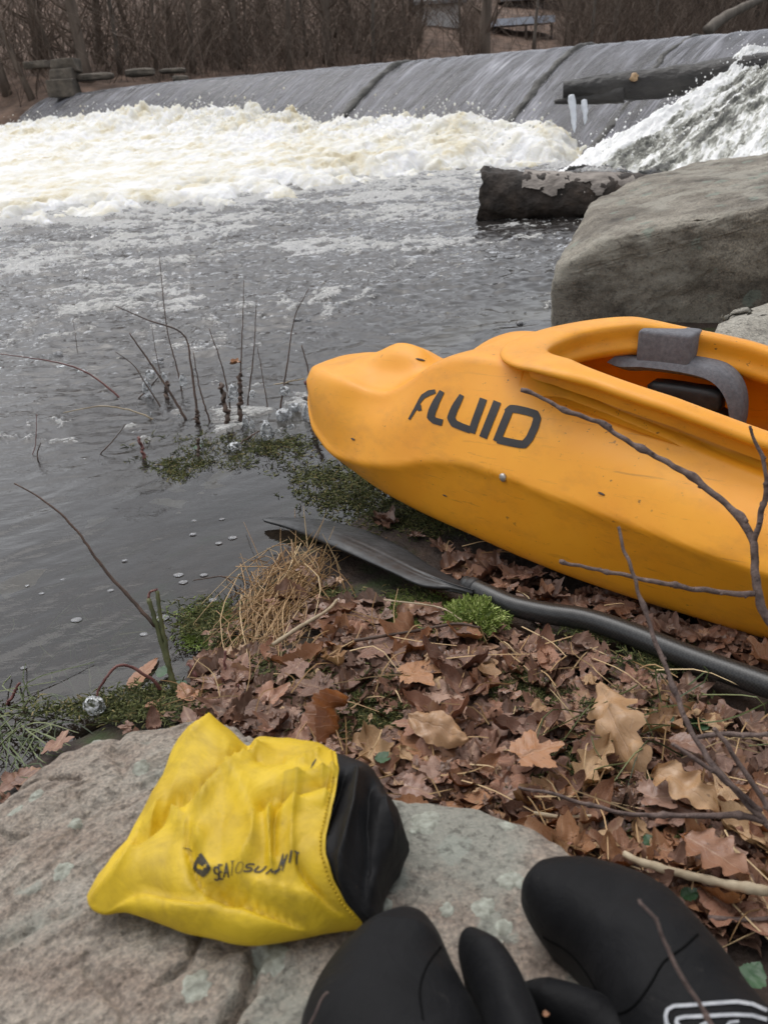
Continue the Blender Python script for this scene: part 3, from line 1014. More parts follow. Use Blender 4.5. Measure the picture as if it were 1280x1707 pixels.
MAT['wetlog'] = simple('wet_log', [(0.3, (0.012, 0.011, 0.011)), (0.7, (0.05, 0.046, 0.042))], 7, 0.4, 30, 0.9, 0.02, stretch=(.4, 1, 1))
MAT['rotlog'] = simple('rotten_log', [(0.3, (0.014, 0.011, 0.009)), (0.6, (0.05, 0.038, 0.03)), (0.8, (0.11, 0.08, 0.06))], 9, 0.7, 30, 0.9, 0.02)
MAT['peel'] = simple('peeling_bark', [(0.3, (0.14, 0.12, 0.105)), (0.7, (0.34, 0.30, 0.265))], 14, 0.7, 50, 0.8, 0.01, stretch=(.5, 1, 1))
lg = thing('driftwood_log', 'dark wet log stranded on the weir face, one end under the cascade', 'log', at(1080, 165, 7.3))
mb = MB().add(*log_mesh([at(938, 150, 7.62), at(1010, 146, 7.55), at(1110, 137, 7.45), at(1230, 122, 7.35), at(1420, 96, 7.2)], [0.075, 0.115, 0.125, 0.135, 0.15], seed=3))
mb.add(*log_mesh([at(924, 170, 7.6), at(965, 166, 7.6), at(1040, 156, 7.5)], [0.018, 0.05, 0.08], 16, seed=8, m_=30))
mb.add(*log_mesh([at(941, 142, 7.6), at(985, 138, 7.56), at(1060, 132, 7.5)], [0.03, 0.06, 0.07], 16, seed=18, m_=30))
build('trunk', np.concatenate(mb.V), np.concatenate(mb.Q), MAT['wetlog'], lg)
MAT['cutwood'] = simple('pale_wood', [(0.3, (0.30, 0.18, 0.09)), (0.7, (0.52, 0.37, 0.22))], 60, 0.6, 150, 0.5, 0.004)
kc = at(1057, 128, 7.37)
kv, kf = tube([kc + (CAM - kc) * -0.01, kc, kc + (CAM - kc) * 0.006], [0.03, 0.036, 0.026], 12)
build('knot', kv + 0.012 * np.column_stack([noise3(kv * 40), noise3(kv * 40 + 9), noise3(kv * 40 + 30)]), kf, MAT['cutwood'], lg)
for x0, y0, x1, y1, w, lab in ((952, 160, 957, 221, 0.030, 'left and longer of the two icicles hanging from the dark log end'), (973, 168, 974, 207, 0.026, 'right and shorter of the two icicles hanging from the dark log end')):
    P = smooth_path([at(x0, y0, 7.45), at((x0 + x1) / 2 + 1, (y0 + y1) / 2, 7.44), at(x1, y1, 7.43)], 24)
    V, F = tube(P, np.interp(np.linspace(0, 1, 24), [0, 0.3, 0.8, 1], [w, w * 1.05, w * 0.7, 0.004]), 10)
    V += 0.008 * np.column_stack([noise3(V * 22), noise3(V * 22 + 7), 0 * V[:, 0]])
    o = build('icicle', V, F, MAT['cloudyice'])
    tag(rebase(o), lab, 'icicle', 'icicles on the dark log')

lg = thing('broken_log', 'rotten log with peeling pale bark lying in the river beside the boulder', 'log', gz(900, 375, -0.05))
ax = [gz(812, 376, -0.02) + np.array([0, 0.15, 0.155]), gz(900, 374, -0.02) + np.array([0, 0.15, 0.145]), gz(1000, 372, -0.02) + np.array([0, 0.2, 0.13]), gz(1180, 365, -0.02) + np.array([0, 0.3, 0.10])]
Vl, Fl = log_mesh(ax, [0.185, 0.15, 0.14, 0.145, 0.12, 0.10], 36, 0.19, 5, 90)
# ragged broken end
axd = (ax[1] - ax[0]) / np.linalg.norm(ax[1] - ax[0])
Vl[:36] += axd * 0.10
Vl[36:72] += axd * (0.045 * noise3(Vl[36:72] * 15))[:, None]
build('trunk', Vl, Fl, MAT['rotlog'], lg)
# bark shell on the upper side
m_, n_ = 260, 36
P = smooth_path(ax, m_)
th = np.linspace(-0.2, 2.2, 160)
Tn = np.gradient(P, axis=0)
Tn /= np.linalg.norm(Tn, axis=1)[:, None]
S_ = np.cross(Tn, [0, 0, 1.0])
S_ /= np.linalg.norm(S_, axis=1)[:, None]
U_ = np.cross(S_, Tn)
rr = np.interp(np.linspace(0, 1, m_), np.linspace(0, 1, 6), [0.175, 0.15, 0.14, 0.135, 0.12, 0.10]) * 1.16
tt, hh = np.meshgrid(np.arange(m_), th, indexing='ij')
V = P[:, None, :] + rr[:, None, None] * (np.cos(hh)[..., None] * S_[:, None, :] + np.sin(hh)[..., None] * U_[:, None, :])
V = V.reshape(-1, 3)
V += (0.02 * fbm(V * 9, 4))[:, None] * np.array([0, -0.5, 0.8])
F = grid_faces(m_, 160)
cen = V[F].mean(1)
keep = (fbm(cen * np.array([7, 12, 12]), 4) + 0.9 * np.abs(hh.ravel()[F].mean(1) - 1.25) < 0.62) & (tt.ravel()[F].mean(1) > 50) & (tt.ravel()[F].mean(1) < 180)
build('peeling_bark', V, F[keep], MAT['peel'], lg)

# ================================================================== FAR BANK
ES = -EQ                                             # upstream


def bank(s, w, z=0.0):
    s, w, z = np.broadcast_arrays(np.asarray(s, float), np.asarray(w, float), np.asarray(z, float))
    P = WL + s.reshape(-1, 1) * ES + w.reshape(-1, 1) * EU
    return np.column_stack([P, z.ravel()])


def bank_z(s, w):
    s, w = np.ravel(s).astype(float), np.ravel(w).astype(float)
    base = np.interp(s, [-30, -2.0, 0.5, 60], [0.0, 0.15, 0.9, 1.0])
    slope = np.interp(s, [-30, -5, 12, 40], [0.10, 0.11, 0.22, 0.26])
    rise = 0.30 * sstep(-0.1, 0.8, w) + np.maximum(w - 1.0, 0) * slope
    rise = np.minimum(rise, 4.2 + 0.2 * np.maximum(s, 0) + 0.02 * w)
    n = fbm(xyz(s * 0.6, w * 0.6, 3.3), 4)
    return base + rise + 0.18 * n * sstep(0, 1, w) - 1.2 * sstep(0.15, -0.5, w)


ss = axis_steps(-60, 120, -14, 34, 0.22)
ww = axis_steps(-0.7, 120, -0.7, 7, 0.12)
S2, W2 = np.meshgrid(ss, ww, indexing='ij')
MAT['hill'] = simple('leafy_hillside', [(0.25, (0.06, 0.04, 0.03)), (0.5, (0.13, 0.085, 0.062)), (0.75, (0.25, 0.165, 0.12))], 2.2, 0.9, 9, 0.9, 0.08)
tag(build('hillside', bank(S2, W2, bank_z(S2, W2).reshape(S2.shape)), grid_faces(*S2.shape), MAT['hill']), kind='structure')


def branchy(h, r0, nb, seed, crown_w=1.3):
    """bare winter tree: trunk tube and one mesh of bare branches"""
    R = np.random.default_rng(seed)
    n = 14
    t = np.linspace(0, 1, n)
    P = np.column_stack([0.03 * h * np.sin(t * 3 + seed) * t, 0.03 * h * np.cos(t * 2.3 + seed) * t, t * h])
    P[:, :2] += R.normal(size=2) * 0.05 * h * t[:, None]
    trunk = tube(P, r0 * (1.05 - 0.8 * t) * np.where(t < 0.06, 1.3, 1), 8)
    mb = MB()
    for i in range(nb):
        f = 0.06 + 0.94 * (i + R.random()) / nb
        p = np.array([np.interp(f, t, P[:, k]) for k in range(3)])
        az = R.random() * 2 * np.pi
        L = crown_w * (0.5 + 0.9 * R.random()) * (1.1 - 0.5 * f)
        d = np.array([np.cos(az), np.sin(az), 0.25 + 0.9 * R.random()])
        d /= np.linalg.norm(d)
        pts = [p, p + d * L * 0.5 + R.normal(size=3) * 0.05 * L, p + d * L + np.array([0, 0, 0.2 * L]) + R.normal(size=3) * 0.1 * L]
        q = smooth_path(pts, 6)
        mb.add(*tube(q, np.linspace(r0 * 0.22, 0.006, 6), 4, False), a=0.3 + 0.3 * R.random())
        for j in range(4):
            g = 0.3 + 0.7 * R.random()
            b0 = np.array([np.interp(g, np.linspace(0, 1, 6), q[:, k]) for k in range(3)])
            dd = d + R.normal(size=3) * 0.6
            dd /= np.linalg.norm(dd)
            l2 = L * (0.25 + 0.4 * R.random())
            mb.add(*tube(np.array([b0, b0 + dd * l2 * 0.5, b0 + dd * l2 + [0, 0, 0.1 * l2]]), [0.011, 0.008, 0.004], 3, False), a=R.random())
    return trunk, mb


variants = []
for i, (h, r0, nb, cw) in enumerate(((8.5, 0.17, 46, 1.7), (7.5, 0.12, 44, 1.4), (6.5, 0.085, 40, 1.2), (9.0, 0.21, 44, 1.9), (5.5, 0.055, 38, 1.0), (6.8, 0.07, 40, 1.2))):
    variants.append(branchy(h, r0, nb, 11 + i, cw))
tree_spots = []          # (pixel x, distance back from the bank line, variant)
for px_, w_, k_ in ((10, 2.5, 1), (52, 1.2, 2), (78, 4.5, 3), (105, 2.2, 4), (146, 1.6, 0), (172, 5.0, 1), (205, 3.0, 5), (236, 7.0, 2), (262, 2.6, 4), (300, 4.4, 1), (322, 1.9, 2), (352, 6.0, 0), (396, 2.2, 1),
                    (421, 4.0, 4), (455, 8.0, 3), (482, 1.6, 2), (512, 3.6, 5), (548, 2.2, 0), (566, 6.2, 4), (596, 3.2, 2), (622, 1.8, 5), (650, 7.5, 1), (676, 2.8, 4), (700, 4.6, 2), (770, 4.0, 4), (806, 1.3, 3),
                    (888, 2.5, 5), (940, 2.7, 4), (958, 5.0, 0), (985, 1.6, 5), (1022, 1.2, 1), (1054, 4.0, 2), (1090, 2.2, 5), (1118, 6.0, 1), (1150, 3.0, 4), (1196, 2.0, 2), (1226, 4.5, 5), (1262, 1.8, 1), (1290, 3.6, 0)):
    tree_spots.append((px_, w_, k_))


def bank_at_pixel(px_, w_):
    """point on the far bank, w metres behind the water line, in the direction of a pixel column"""
    best = None
    for s in np.arange(-20, 70, 0.1):
        p = WL + s * ES + w_ * EU
        v = np.array([p[0], p[1], 1.3])
        x = pix(v)[0]
        if best is None or abs(x - px_) < best[0]:
            best = (abs(x - px_), s)
    s = best[1]
    return bank(s, w_, bank_z([s], [w_])[0] - 0.08)[0]


proto = {}
TREE_LABEL = {0: 'bare grey-brown tree with a thick trunk among the brush on the far bank', 1: 'bare tree with a medium dark trunk in the woods across the river',
              2: 'bare slender dark tree standing in the brush across the river', 3: 'stout bare tree, the thickest kind of trunk in the woods across the river',
              4: 'thin bare sapling in the brush across the river', 5: 'bare pale-barked slender tree in the woods across the river'}
for px_, w_, k_ in tree_spots:
    p = bank_at_pixel(px_, w_)
    if k_ not in proto:
        t = thing('bare_tree', TREE_LABEL[k_], 'tree', p, 'bare trees on the far bank')
        (tv, tf), mb = variants[k_]
        build('trunk', tv, tf, MAT['palebark' if k_ == 5 else 'bark'], t).matrix_parent_inverse = Matrix.Identity(4)
        mb.build('crown', MAT['brush'], t, False).matrix_parent_inverse = Matrix.Identity(4)
        proto[k_] = t
    else:
        t = proto[k_].copy()
        COL.objects.link(t)
        t.location = tuple(p)
        for ch in proto[k_].children:
            c = ch.copy()
            COL.objects.link(c)
            c.parent = t
    t.rotation_euler = (RNG.normal() * 0.05, RNG.normal() * 0.05, RNG.random() * 6.28)
    t.scale = (1, 1, float(RNG.uniform(0.85, 1.2)))

# brush along the bank: one mass nobody could count
mb = MB()
for i in range(8200):
    px_ = RNG.uniform(-14, 44)
    w_ = 0.7 + abs(RNG.normal()) * 4.0
    s = px_
    if -3.5 < s < 3.2 and w_ < 3.0 and RNG.random() < 0.8:
        continue
    p = bank(s, w_, bank_z([s], [w_])[0] - 0.05)[0]
    pc = pix(p)[0]
    if (703 < pc < 768 or 800 < pc < 935) and RNG.random() < 0.9:
        continue
    L = RNG.uniform(0.6, 3.4) * (0.6 + 0.15 * min(w_, 5))
    lean = RNG.normal(size=2) * 0.38
    bend = RNG.normal(size=2) * 0.35
    t = np.linspace(0, 1, 5)[:, None]
    q = p + np.column_stack([lean * t * L + bend * t ** 2 * L, t * L * (1 - 0.25 * RNG.random() * t)])
    r0 = RNG.uniform(0.005, 0.017)
    tone = RNG.random()
    mb.add(*tube(q, np.linspace(r0, 0.004, 5), 3, False), a=tone)
    for j in range(2):
        k = RNG.integers(1, 4)
        e = q[k] + np.array([*(RNG.normal(size=2) * 0.4), 0.4 + 0.3 * RNG.random()]) * L * 0.32
        mb.add(*tube(np.array([q[k], (q[k] + e) / 2 + RNG.normal(size=3) * 0.03, e]), [r0 * 0.7, 0.006, 0.003], 3, False), a=tone * 0.7 + 0.3 * RNG.random())
tag(mb.build('undergrowth', MAT['brush'], smooth=False), kind='stuff')


def superrock(c, size, seed, box=5.0, rough=0.10, sub=4, rot=0.0):
    v, f = ico(sub)
    nrm = (np.abs(v) ** box).sum(1) ** (1 / box)
    v = v / nrm[:, None]
    v = v * (1 + rough * fbm(v * 1.6 + seed, 4) + rough * 0.4 * fbm(v * 6 + seed, 3))[:, None]
    v = v * np.asarray(size) / 2
    cr, sr = math.cos(rot), math.sin(rot)
    v = np.column_stack([v[:, 0] * cr - v[:, 1] * sr, v[:, 0] * sr + v[:, 1] * cr, v[:, 2]])
    return v + np.asarray(c), f


def hull_rock(name, pts, mat, seed, cuts=(6, 5), rough=0.03, fine=0.008, bev=0.05):
    bm = bmesh.new()
    for p in pts:
        bm.verts.new(tuple(p))
    r = bmesh.ops.convex_hull(bm, input=bm.verts)
    bmesh.ops.delete(bm, geom=[g for g in r['geom_interior'] if isinstance(g, bmesh.types.BMVert)], context='VERTS')
    bmesh.ops.dissolve_limit(bm, angle_limit=0.02, verts=bm.verts, edges=bm.edges)
    if bev:
        bmesh.ops.bevel(bm, geom=bm.edges[:], offset=bev, segments=2, profile=0.6, affect='EDGES')
    for c_ in cuts:
        bmesh.ops.triangulate(bm, faces=bm.faces)
        long = [e for e in bm.edges if e.calc_length() > 0.06]
        bmesh.ops.subdivide_edges(bm, edges=long, cuts=c_, use_grid_fill=True)
    bmesh.ops.triangulate(bm, faces=bm.faces)
    for _ in range(3):
        bmesh.ops.subdivide_edges(bm, edges=[e for e in bm.edges if e.calc_length() > 0.035], cuts=1)
        bmesh.ops.triangulate(bm, faces=bm.faces)
    bmesh.ops.smooth_vert(bm, verts=bm.verts, factor=0.5, use_axis_x=True, use_axis_y=True, use_axis_z=True)
    bmesh.ops.recalc_face_normals(bm, faces=bm.faces)
    bm.verts.index_update()
    bm.normal_update()
    V = np.array([v.co[:] for v in bm.verts])
    Nn = np.array([v.normal[:] for v in bm.verts])
    F = np.array([[v.index for v in f.verts] for f in bm.faces])
    bm.free()
    V = V + Nn * (rough * fbm(V * 2.6 + seed, 4) + fine * ridged(V * np.array([9, 9, 16]) + seed, 4))[:, None]
    return rebase(build(name, V, F, mat))


MAT['bankstone'] = simple('bank_stone', [(0.3, (0.055, 0.048, 0.04)), (0.7, (0.16, 0.135, 0.108))], 4, 0.85, 14, 0.8, 0.03)
ang = math.atan2(EU[1], EU[0])
for x, y, d, sx, sz, lab in ((112, 110, 21.6, 0.62, 0.26, 'topmost squared stone of the stack beside the far end of the weir'), (109, 126, 21.5, 0.52, 0.26, 'middle squared stone of the stack beside the far end of the weir'),
                             (107, 147, 21.4, 0.62, 0.36, 'lowest and largest squared stone of the stack beside the far end of the weir'), (64, 108, 22.6, 0.55, 0.14, 'dark flat stone left of the stone stack on the far bank')):
    c = at(x, y, d)
    R = np.random.default_rng(int(x + y))
    pts = [c + np.array([(i - .5) * sx, (j - .5) * 0.7, (k - .5) * sz * 1.15]) * (1 + 0.07 * R.normal(size=3)) for i in (0, 1) for j in (0, 1) for k in (0, 1)]
    tag(hull_rock('stone_block', pts, MAT['bankstone'], x * 0.1, (3,), 0.02, 0.012, 0.015), lab, 'stone', 'stones on the far bank')
for x, y, d, sx, sz, lab in ((158, 128, 21.8, 0.95, 0.18, 'long flat slab in the leaves just right of the stone stack'), (234, 121, 22.3, 0.75, 0.2, 'rounded flat slab in the leaves, second slab right of the stone stack'),
                             (288, 118, 23.0, 0.7, 0.13, 'thin flat slab in the leaves, farthest right from the stone stack'), (301, 131, 22.3, 0.40, 0.15, 'small pale stone at the edge of the leafy ledge by the weir')):
    v, f = superrock(at(x, y, d), (sx, 0.7, sz), x * 0.1, 4, 0.12, rot=0.1)
    tag(rebase(build('flat_slab', v, f, MAT['bankstone'])), lab, 'stone', 'stones on the far bank')


def box_mesh(mb, lo, hi, a=0.0):
    lo, hi = np.asarray(lo, float), np.asarray(hi, float)
    V = np.array([[(lo, hi)[i][0], (lo, hi)[j][1], (lo, hi)[k][2]] for i in (0, 1) for j in (0, 1) for k in (0, 1)])
    mb.add(V, [[0, 1, 3, 2], [4, 6, 7, 5], [0, 4, 5, 1], [2, 3, 7, 6], [0, 2, 6, 4], [1, 5, 7, 3]], a=a)


MAT['whitewall'] = simple('white_siding', [(0.3, (0.62, 0.62, 0.62)), (0.7, (0.78, 0.78, 0.78))], 2, 0.7, 10, 0.2, 0.02)
MAT['shingle'] = simple('roof_shingles', [(0.3, (0.17, 0.17, 0.17)), (0.7, (0.28, 0.28, 0.28))], 6, 0.9, 12, 0.5, 0.03)
MAT['darkglass'] = simple('dark_pane', [(0.3, (0.02, 0.022, 0.025)), (0.7, (0.05, 0.055, 0.06))], 1, 0.1, bstr=0)
MAT['brownwall'] = simple('brown_siding', [(0.3, (0.045, 0.035, 0.03)), (0.7, (0.085, 0.068, 0.058))], 1.5, 0.8, 8, 0.4, 0.03, stretch=(.2, .2, 5))
MAT['bluemetal'] = simple('pale_blue_metal', [(0.3, (0.58, 0.66, 0.80)), (0.7, (0.70, 0.77, 0.88))], 2, 0.4, 10, 0.2, 0.02)


def house(name, label, px_, d, zbase, w, dep, hwall, hroof, wallmat, roofmat, wins):
    c = at(px_, 60, d)
    c[2] = zbase
    t = thing(name, label, 'building', c)
    mb = MB()
    box_mesh(mb, c + [-w / 2, 0, -1], c + [w / 2, dep, hwall])
    build('wall', np.concatenate(mb.V), np.concatenate(mb.Q), wallmat, t, False)
    o = 0.35
    V = np.array([[-w / 2 - o, -o, hwall + .01], [w / 2 + o, -o, hwall + .01], [w / 2 + o, dep + o, hwall + .01], [-w / 2 - o, dep + o, hwall + .01], [-w / 2 - o, dep / 2, hwall + hroof], [w / 2 + o, dep / 2, hwall + hroof],
                  [-w / 2 - o, -o, hwall + .15], [w / 2 + o, -o, hwall + .15], [w / 2 + o, dep + o, hwall + .15], [-w / 2 - o, dep + o, hwall + .15]]) + c
    build('roof', V, [np.array([[0, 3, 2, 1], [0, 1, 7, 6], [2, 3, 9, 8], [6, 7, 5, 4], [8, 9, 4, 5]]), np.array([[0, 6, 4], [1, 5, 7], [2, 8, 5], [3, 4, 9]])], roofmat, t, False)
    for x0, x1, z0, z1 in wins:
        mb = MB()
        box_mesh(mb, c + [x0, -0.05, z0], c + [x1, 0.0, z1])
        f = build('window', np.concatenate(mb.V), np.concatenate(mb.Q), wallmat, t, False)
        mb = MB()
        box_mesh(mb, c + [x0 + .07, -0.06, z0 + .07], c + [x1 - .07, -0.045, z1 - .07])
        build('pane', np.concatenate(mb.V), np.concatenate(mb.Q), MAT['darkglass'], f, False).matrix_parent_inverse = f.matrix_parent_inverse.copy() @ Matrix.Identity(4)
    return t


house('white_house', 'white house with a grey roof showing through the bare trees across the river', 735, 39, 1.9, 1.7, 4, 1.75, 1.3, MAT['whitewall'], MAT['shingle'], ((-0.62, -0.18, 0.75, 1.4), (0.2, 0.64, 0.75, 1.4)))
house('brown_house', 'long dark brown house behind the trees across the river at right', 1130, 47, 2.6, 19, 6, 1.5, 1.5, MAT['brownwall'], MAT['shingle'], ((-8, -6.9, 0.4, 1.2), (-3, -1.9, 0.4, 1.2), (4, 5.1, 0.4, 1.2)))
sh = thing('open_shed', 'low open shed with a pale blue metal roof in front of the brown house', 'shed', at(870, 60, 38))
c = at(872, 34, 38)
mb = MB()
V = []
box_mesh(mb, c + [-1.42, 0, -0.15], c + [1.42, 2.0, 0.13])
build('roof', np.concatenate(mb.V), np.concatenate(mb.Q), MAT['bluemetal'], sh, False)
for dx in (-1.3, 0.15, 1.3):
    build('post', *tube(np.array([c + [dx, 0.15, -0.18], c + [dx, 0.15, -2.2]]), 0.05, 6), MAT['brownwall'], sh)
P = smooth_path([at(1178, 52, 33), at(1205, 30, 33), at(1258, 2, 33)], 20)
V, F = tube(np.vstack([P, P[-1:] + (P[-1] - P[-3]) * 3]), np.linspace(0.22, 0.15, 21), 10)
tag(rebase(build('leaning_log', V + 0.03 * np.column_stack([noise3(V * 3), noise3(V * 3 + 5), noise3(V * 3 + 9)]), F, MAT['palebark'])), 'leaning pale dead trunk propped in the brush at the top right', 'log')


# ================================================================== BOULDERS
def rock_material(name, base, top, lichen, sc=1.0, strat=(1, 1, 3.5), wet=None):
    m, nt, b = new_mat(name)
    v = coords(nt)
    vs = coords(nt, strat, (0.25, 0.1, 0.5))
    n1 = tex(nt, vs, 5 * sc, 8, 0.66)
    col = ramp(nt, n1, base)
    grain = tex(nt, v, 170 * sc, 3, 0.6)
    col = mixc(nt, 0.55, col, ramp(nt, grain, [(0.35, (0.25, 0.25, 0.25)), (0.5, (0.5, 0.5, 0.5)), (0.66, (0.85, 0.83, 0.8))]), 'OVERLAY')
    pt = ramp(nt, tex(nt, v, 3.2 * sc, 6, 0.62, 0.4), [(0.50, 0.0), (0.60, 1.0)])
    col = mixc(nt, math_(nt, 'MULTIPLY', pt, 0.75), col, mixc(nt, grain, (top[0] * .7, top[1] * .7, top[2] * .7), top))
    lv = nd(nt, 'ShaderNodeTexVoronoi', {'Vector': v, 'Scale': 9 * sc, 'Randomness': 1.0})
    wob = tex(nt, v, 40 * sc, 4)
    li = math_(nt, 'ADD', lv.outputs['Distance'], math_(nt, 'MULTIPLY', math_(nt, 'SUBTRACT', wob, 0.5), 0.5))
    lsel = ramp(nt, nd(nt, 'ShaderNodeSeparateColor', {0: lv.outputs['Color']}).outputs[0], [(0.52, 0), (0.56, 1)])
    lf = math_(nt, 'MULTIPLY', ramp(nt, li, [(0.20, 1.0), (0.27, 0.0)]), lsel)
    col = mixc(nt, math_(nt, 'MULTIPLY', lf, 0.7), col, mixc(nt, wob, (lichen[0] * .6, lichen[1] * .6, lichen[2] * .6), lichen))
    nt.links.new(col, b.inputs['Base Color'])
    b.inputs['Roughness'].default_value = 0.85
    h1 = bump(nt, None, n1, 0.5, 0.02)
    h2 = bump(nt, None, tex(nt, vs, 26 * sc, 6, 0.65), 0.5, 0.006, h1)
    pits = ramp(nt, tex(nt, v, 55 * sc, 6, 0.7), [(0.34, 0.0), (0.46, 1.0)])
    nt.links.new(mixc(nt, math_(nt, 'MULTIPLY', math_(nt, 'SUBTRACT', 1.0, pits), 0.5), col, (0.06, 0.05, 0.042)), b.inputs['Base Color'])
    h3 = bump(nt, None, pits, 0.5, 0.004, h2)
    bump(nt, b, grain, 0.6, 0.003, h3)
    return m


MAT['boulder'] = rock_material('boulder_stone', [(0.3, (0.05, 0.042, 0.033)), (0.5, (0.17, 0.15, 0.12)), (0.7, (0.31, 0.285, 0.235))], (0.35, 0.33, 0.275), (0.24, 0.28, 0.23), 0.95, (1, 1, 1.8))
MAT['palerock'] = rock_material('pale_stone', [(0.3, (0.20, 0.185, 0.155)), (0.7, (0.38, 0.36, 0.31))], (0.40, 0.38, 0.33), (0.36, 0.38, 0.33), 1.0)
bp = [(922, 455, 3.22), (1000, 400, 3.16), (1135, 402, 3.02), (1300, 362, 2.90), (1500, 300, 2.85), (984, 338, 3.85), (1062, 298, 4.35), (1165, 272, 4.7), (1300, 252, 4.8), (1500, 230, 4.7)]
base = [gz(x, 585, -0.06) for x in (918, 1000, 1135, 1300, 1560)]


def at_y(x, y, Y):
    d = ray(x, y)
    return CAM + d * (Y / d[1])


pts = [at_y(x, y, g[1] - 0.03) for (x, y, d), g in zip(bp[:5], base)] + [at(x, y, d) for x, y, d in bp[5:]]
pts += base + [np.array([p[0] + 0.01, p[1] + 0.15, -0.2]) for p in pts[5:]]
tag(hull_rock('boulder', pts, MAT['boulder'], 2.0, (5,), 0.022, 0.012, 0.03), 'big dark grey boulder with a sloping flat top at the water edge behind the kayak', 'rock')
pts = [at(x, y, d) for x, y, d in ((1188, 545, 2.35), (1215, 520, 2.5), (1280, 503, 2.55), (1420, 480, 2.6), (1175, 600, 2.3), (1300, 690, 2.1), (1450, 680, 2.1), (1420, 520, 2.9), (1230, 540, 2.8))]
pts += [np.array([p[0], p[1], 0.0]) for p in pts[4:]]
tag(hull_rock('pale_rock', pts, MAT['palerock'], 5.0, (4,), 0.025, 0.006, 0.03), 'pale cracked rock beyond the kayak cockpit, in front of the big boulder', 'rock')

# ------------------------------------------------------------------ flat rock in the foreground
RZ = 0.25
ROCK_PX = [(-260, 1400), (0, 1330), (60, 1272), (150, 1213), (205, 1205), (270, 1188), (340, 1170), (388, 1190), (425, 1213), (520, 1243), (580, 1280), (650, 1312), (760, 1332), (860, 1358), (940, 1398), (1000, 1452), (1035, 1530), (1060, 1640), (1090, 1800), (1100, 2300), (300, 2500), (-400, 2300)]
ROCK = np.array([gz(x, y, RZ)[:2] for x, y in ROCK_PX])
CRACKS = [([(345, 1545), (322, 1615), (270, 1660)], 0.006, 0.007), ([(428, 1610), (416, 1669), (385, 1715)], 0.010, 0.016), ([(-10, 1318), (40, 1306), (76, 1300), (136, 1309)], 0.005, 0.007),
          ([(-5, 1388), (20, 1404), (48, 1399)], 0.005, 0.006), ([(135, 1335), (150, 1365), (130, 1410)], 0.006, 0.004), ([(200, 1205), (195, 1260), (215, 1310)], 0.012, 0.006), ([(395, 1190), (420, 1230), (440, 1260)], 0.008, 0.008),
          ([(0, 1590), (60, 1560), (120, 1545)], 0.012, 0.006), ([(150, 1630), (210, 1700), (220, 1760)], 0.008, 0.005)]


def rock_z(x, y, detail=True):
    x, y = np.ravel(np.asarray(x, float)), np.ravel(np.asarray(y, float))
    d = sdf(x, y, ROCK) + 0.012 * fbm(xyz(x * 9, y * 9, 2.0), 3) + 0.004 * fbm(xyz(x * 40, y * 40, 2.0), 2)
    top = RZ + 0.035 * (0.72 - y) - 0.03 * sstep(0.70, 1.0, y) + 0.012 * fbm(xyz(x * 4, y * 4, 8.0), 3)
    if detail:
        ca, sa = math.cos(0.75), math.sin(0.75)
        a_, b_ = x * ca + y * sa, -x * sa + y * ca
        left = sstep(0.02, -0.10, x)
        lay = ridged(xyz(a_ * 3.5, b_ * 17, 1.0), 5)
        top = top + (0.0025 + 0.0095 * left) * lay
        top = top + 0.0016 * fbm(xyz(x * 60, y * 60, 3.0), 3) + 0.004 * left * np.floor(2.5 * fbm(xyz(a_ * 5, b_ * 11, 6.0), 3)) / 2.5
        for path, w, dep in CRACKS:
            q = np.array([gz(px_, py_, RZ)[:2] for px_, py_ in path])
            dd = np.full(len(x), 1e9)
            for (ax, ay), (bx, by) in zip(q[:-1], q[1:]):
                ex, ey = bx - ax, by - ay
                t = np.clip(((x - ax) * ex + (y - ay) * ey) / (ex * ex + ey * ey), 0, 1)
                dd = np.minimum(dd, np.hypot(x - ax - t * ex, y - ay - t * ey))
            dd = dd + 0.003 * noise3(xyz(x * 70, y * 70, 1.0))
            top = top - 1.2 * dep * np.exp(-(dd / (0.55 * w)) ** 2)
    rnd = 0.028 * (1 - np.sqrt(np.clip(1 - (1 - np.clip(d / 0.035, 0, 1)) ** 2, 0, 1)))
    return top - rnd - 0.30 * sstep(0.004, -0.05, d)


rxx = np.linspace(ROCK[:, 0].min() - 0.06, ROCK[:, 0].max() + 0.06, 470)
ryy = np.linspace(ROCK[:, 1].min() - 0.06, ROCK[:, 1].max() + 0.06, 470)
RX, RY = np.meshgrid(rxx, ryy, indexing='ij')
MAT['flatrock'] = rock_material('flat_rock_stone', [(0.28, (0.11, 0.082, 0.065)), (0.42, (0.225, 0.18, 0.145)), (0.55, (0.275, 0.24, 0.20)), (0.75, (0.32, 0.30, 0.26))], (0.265, 0.272, 0.232), (0.33, 0.35, 0.30), 1.6, (1, 1.6, 3))
rk = build('flat_rock', xyz(RX, RY, rock_z(RX, RY)), grid_faces(*RX.shape), MAT['flatrock'])
tag(rk, 'broad flat lichen-spotted rock in the foreground, under the yellow bag', 'rock')

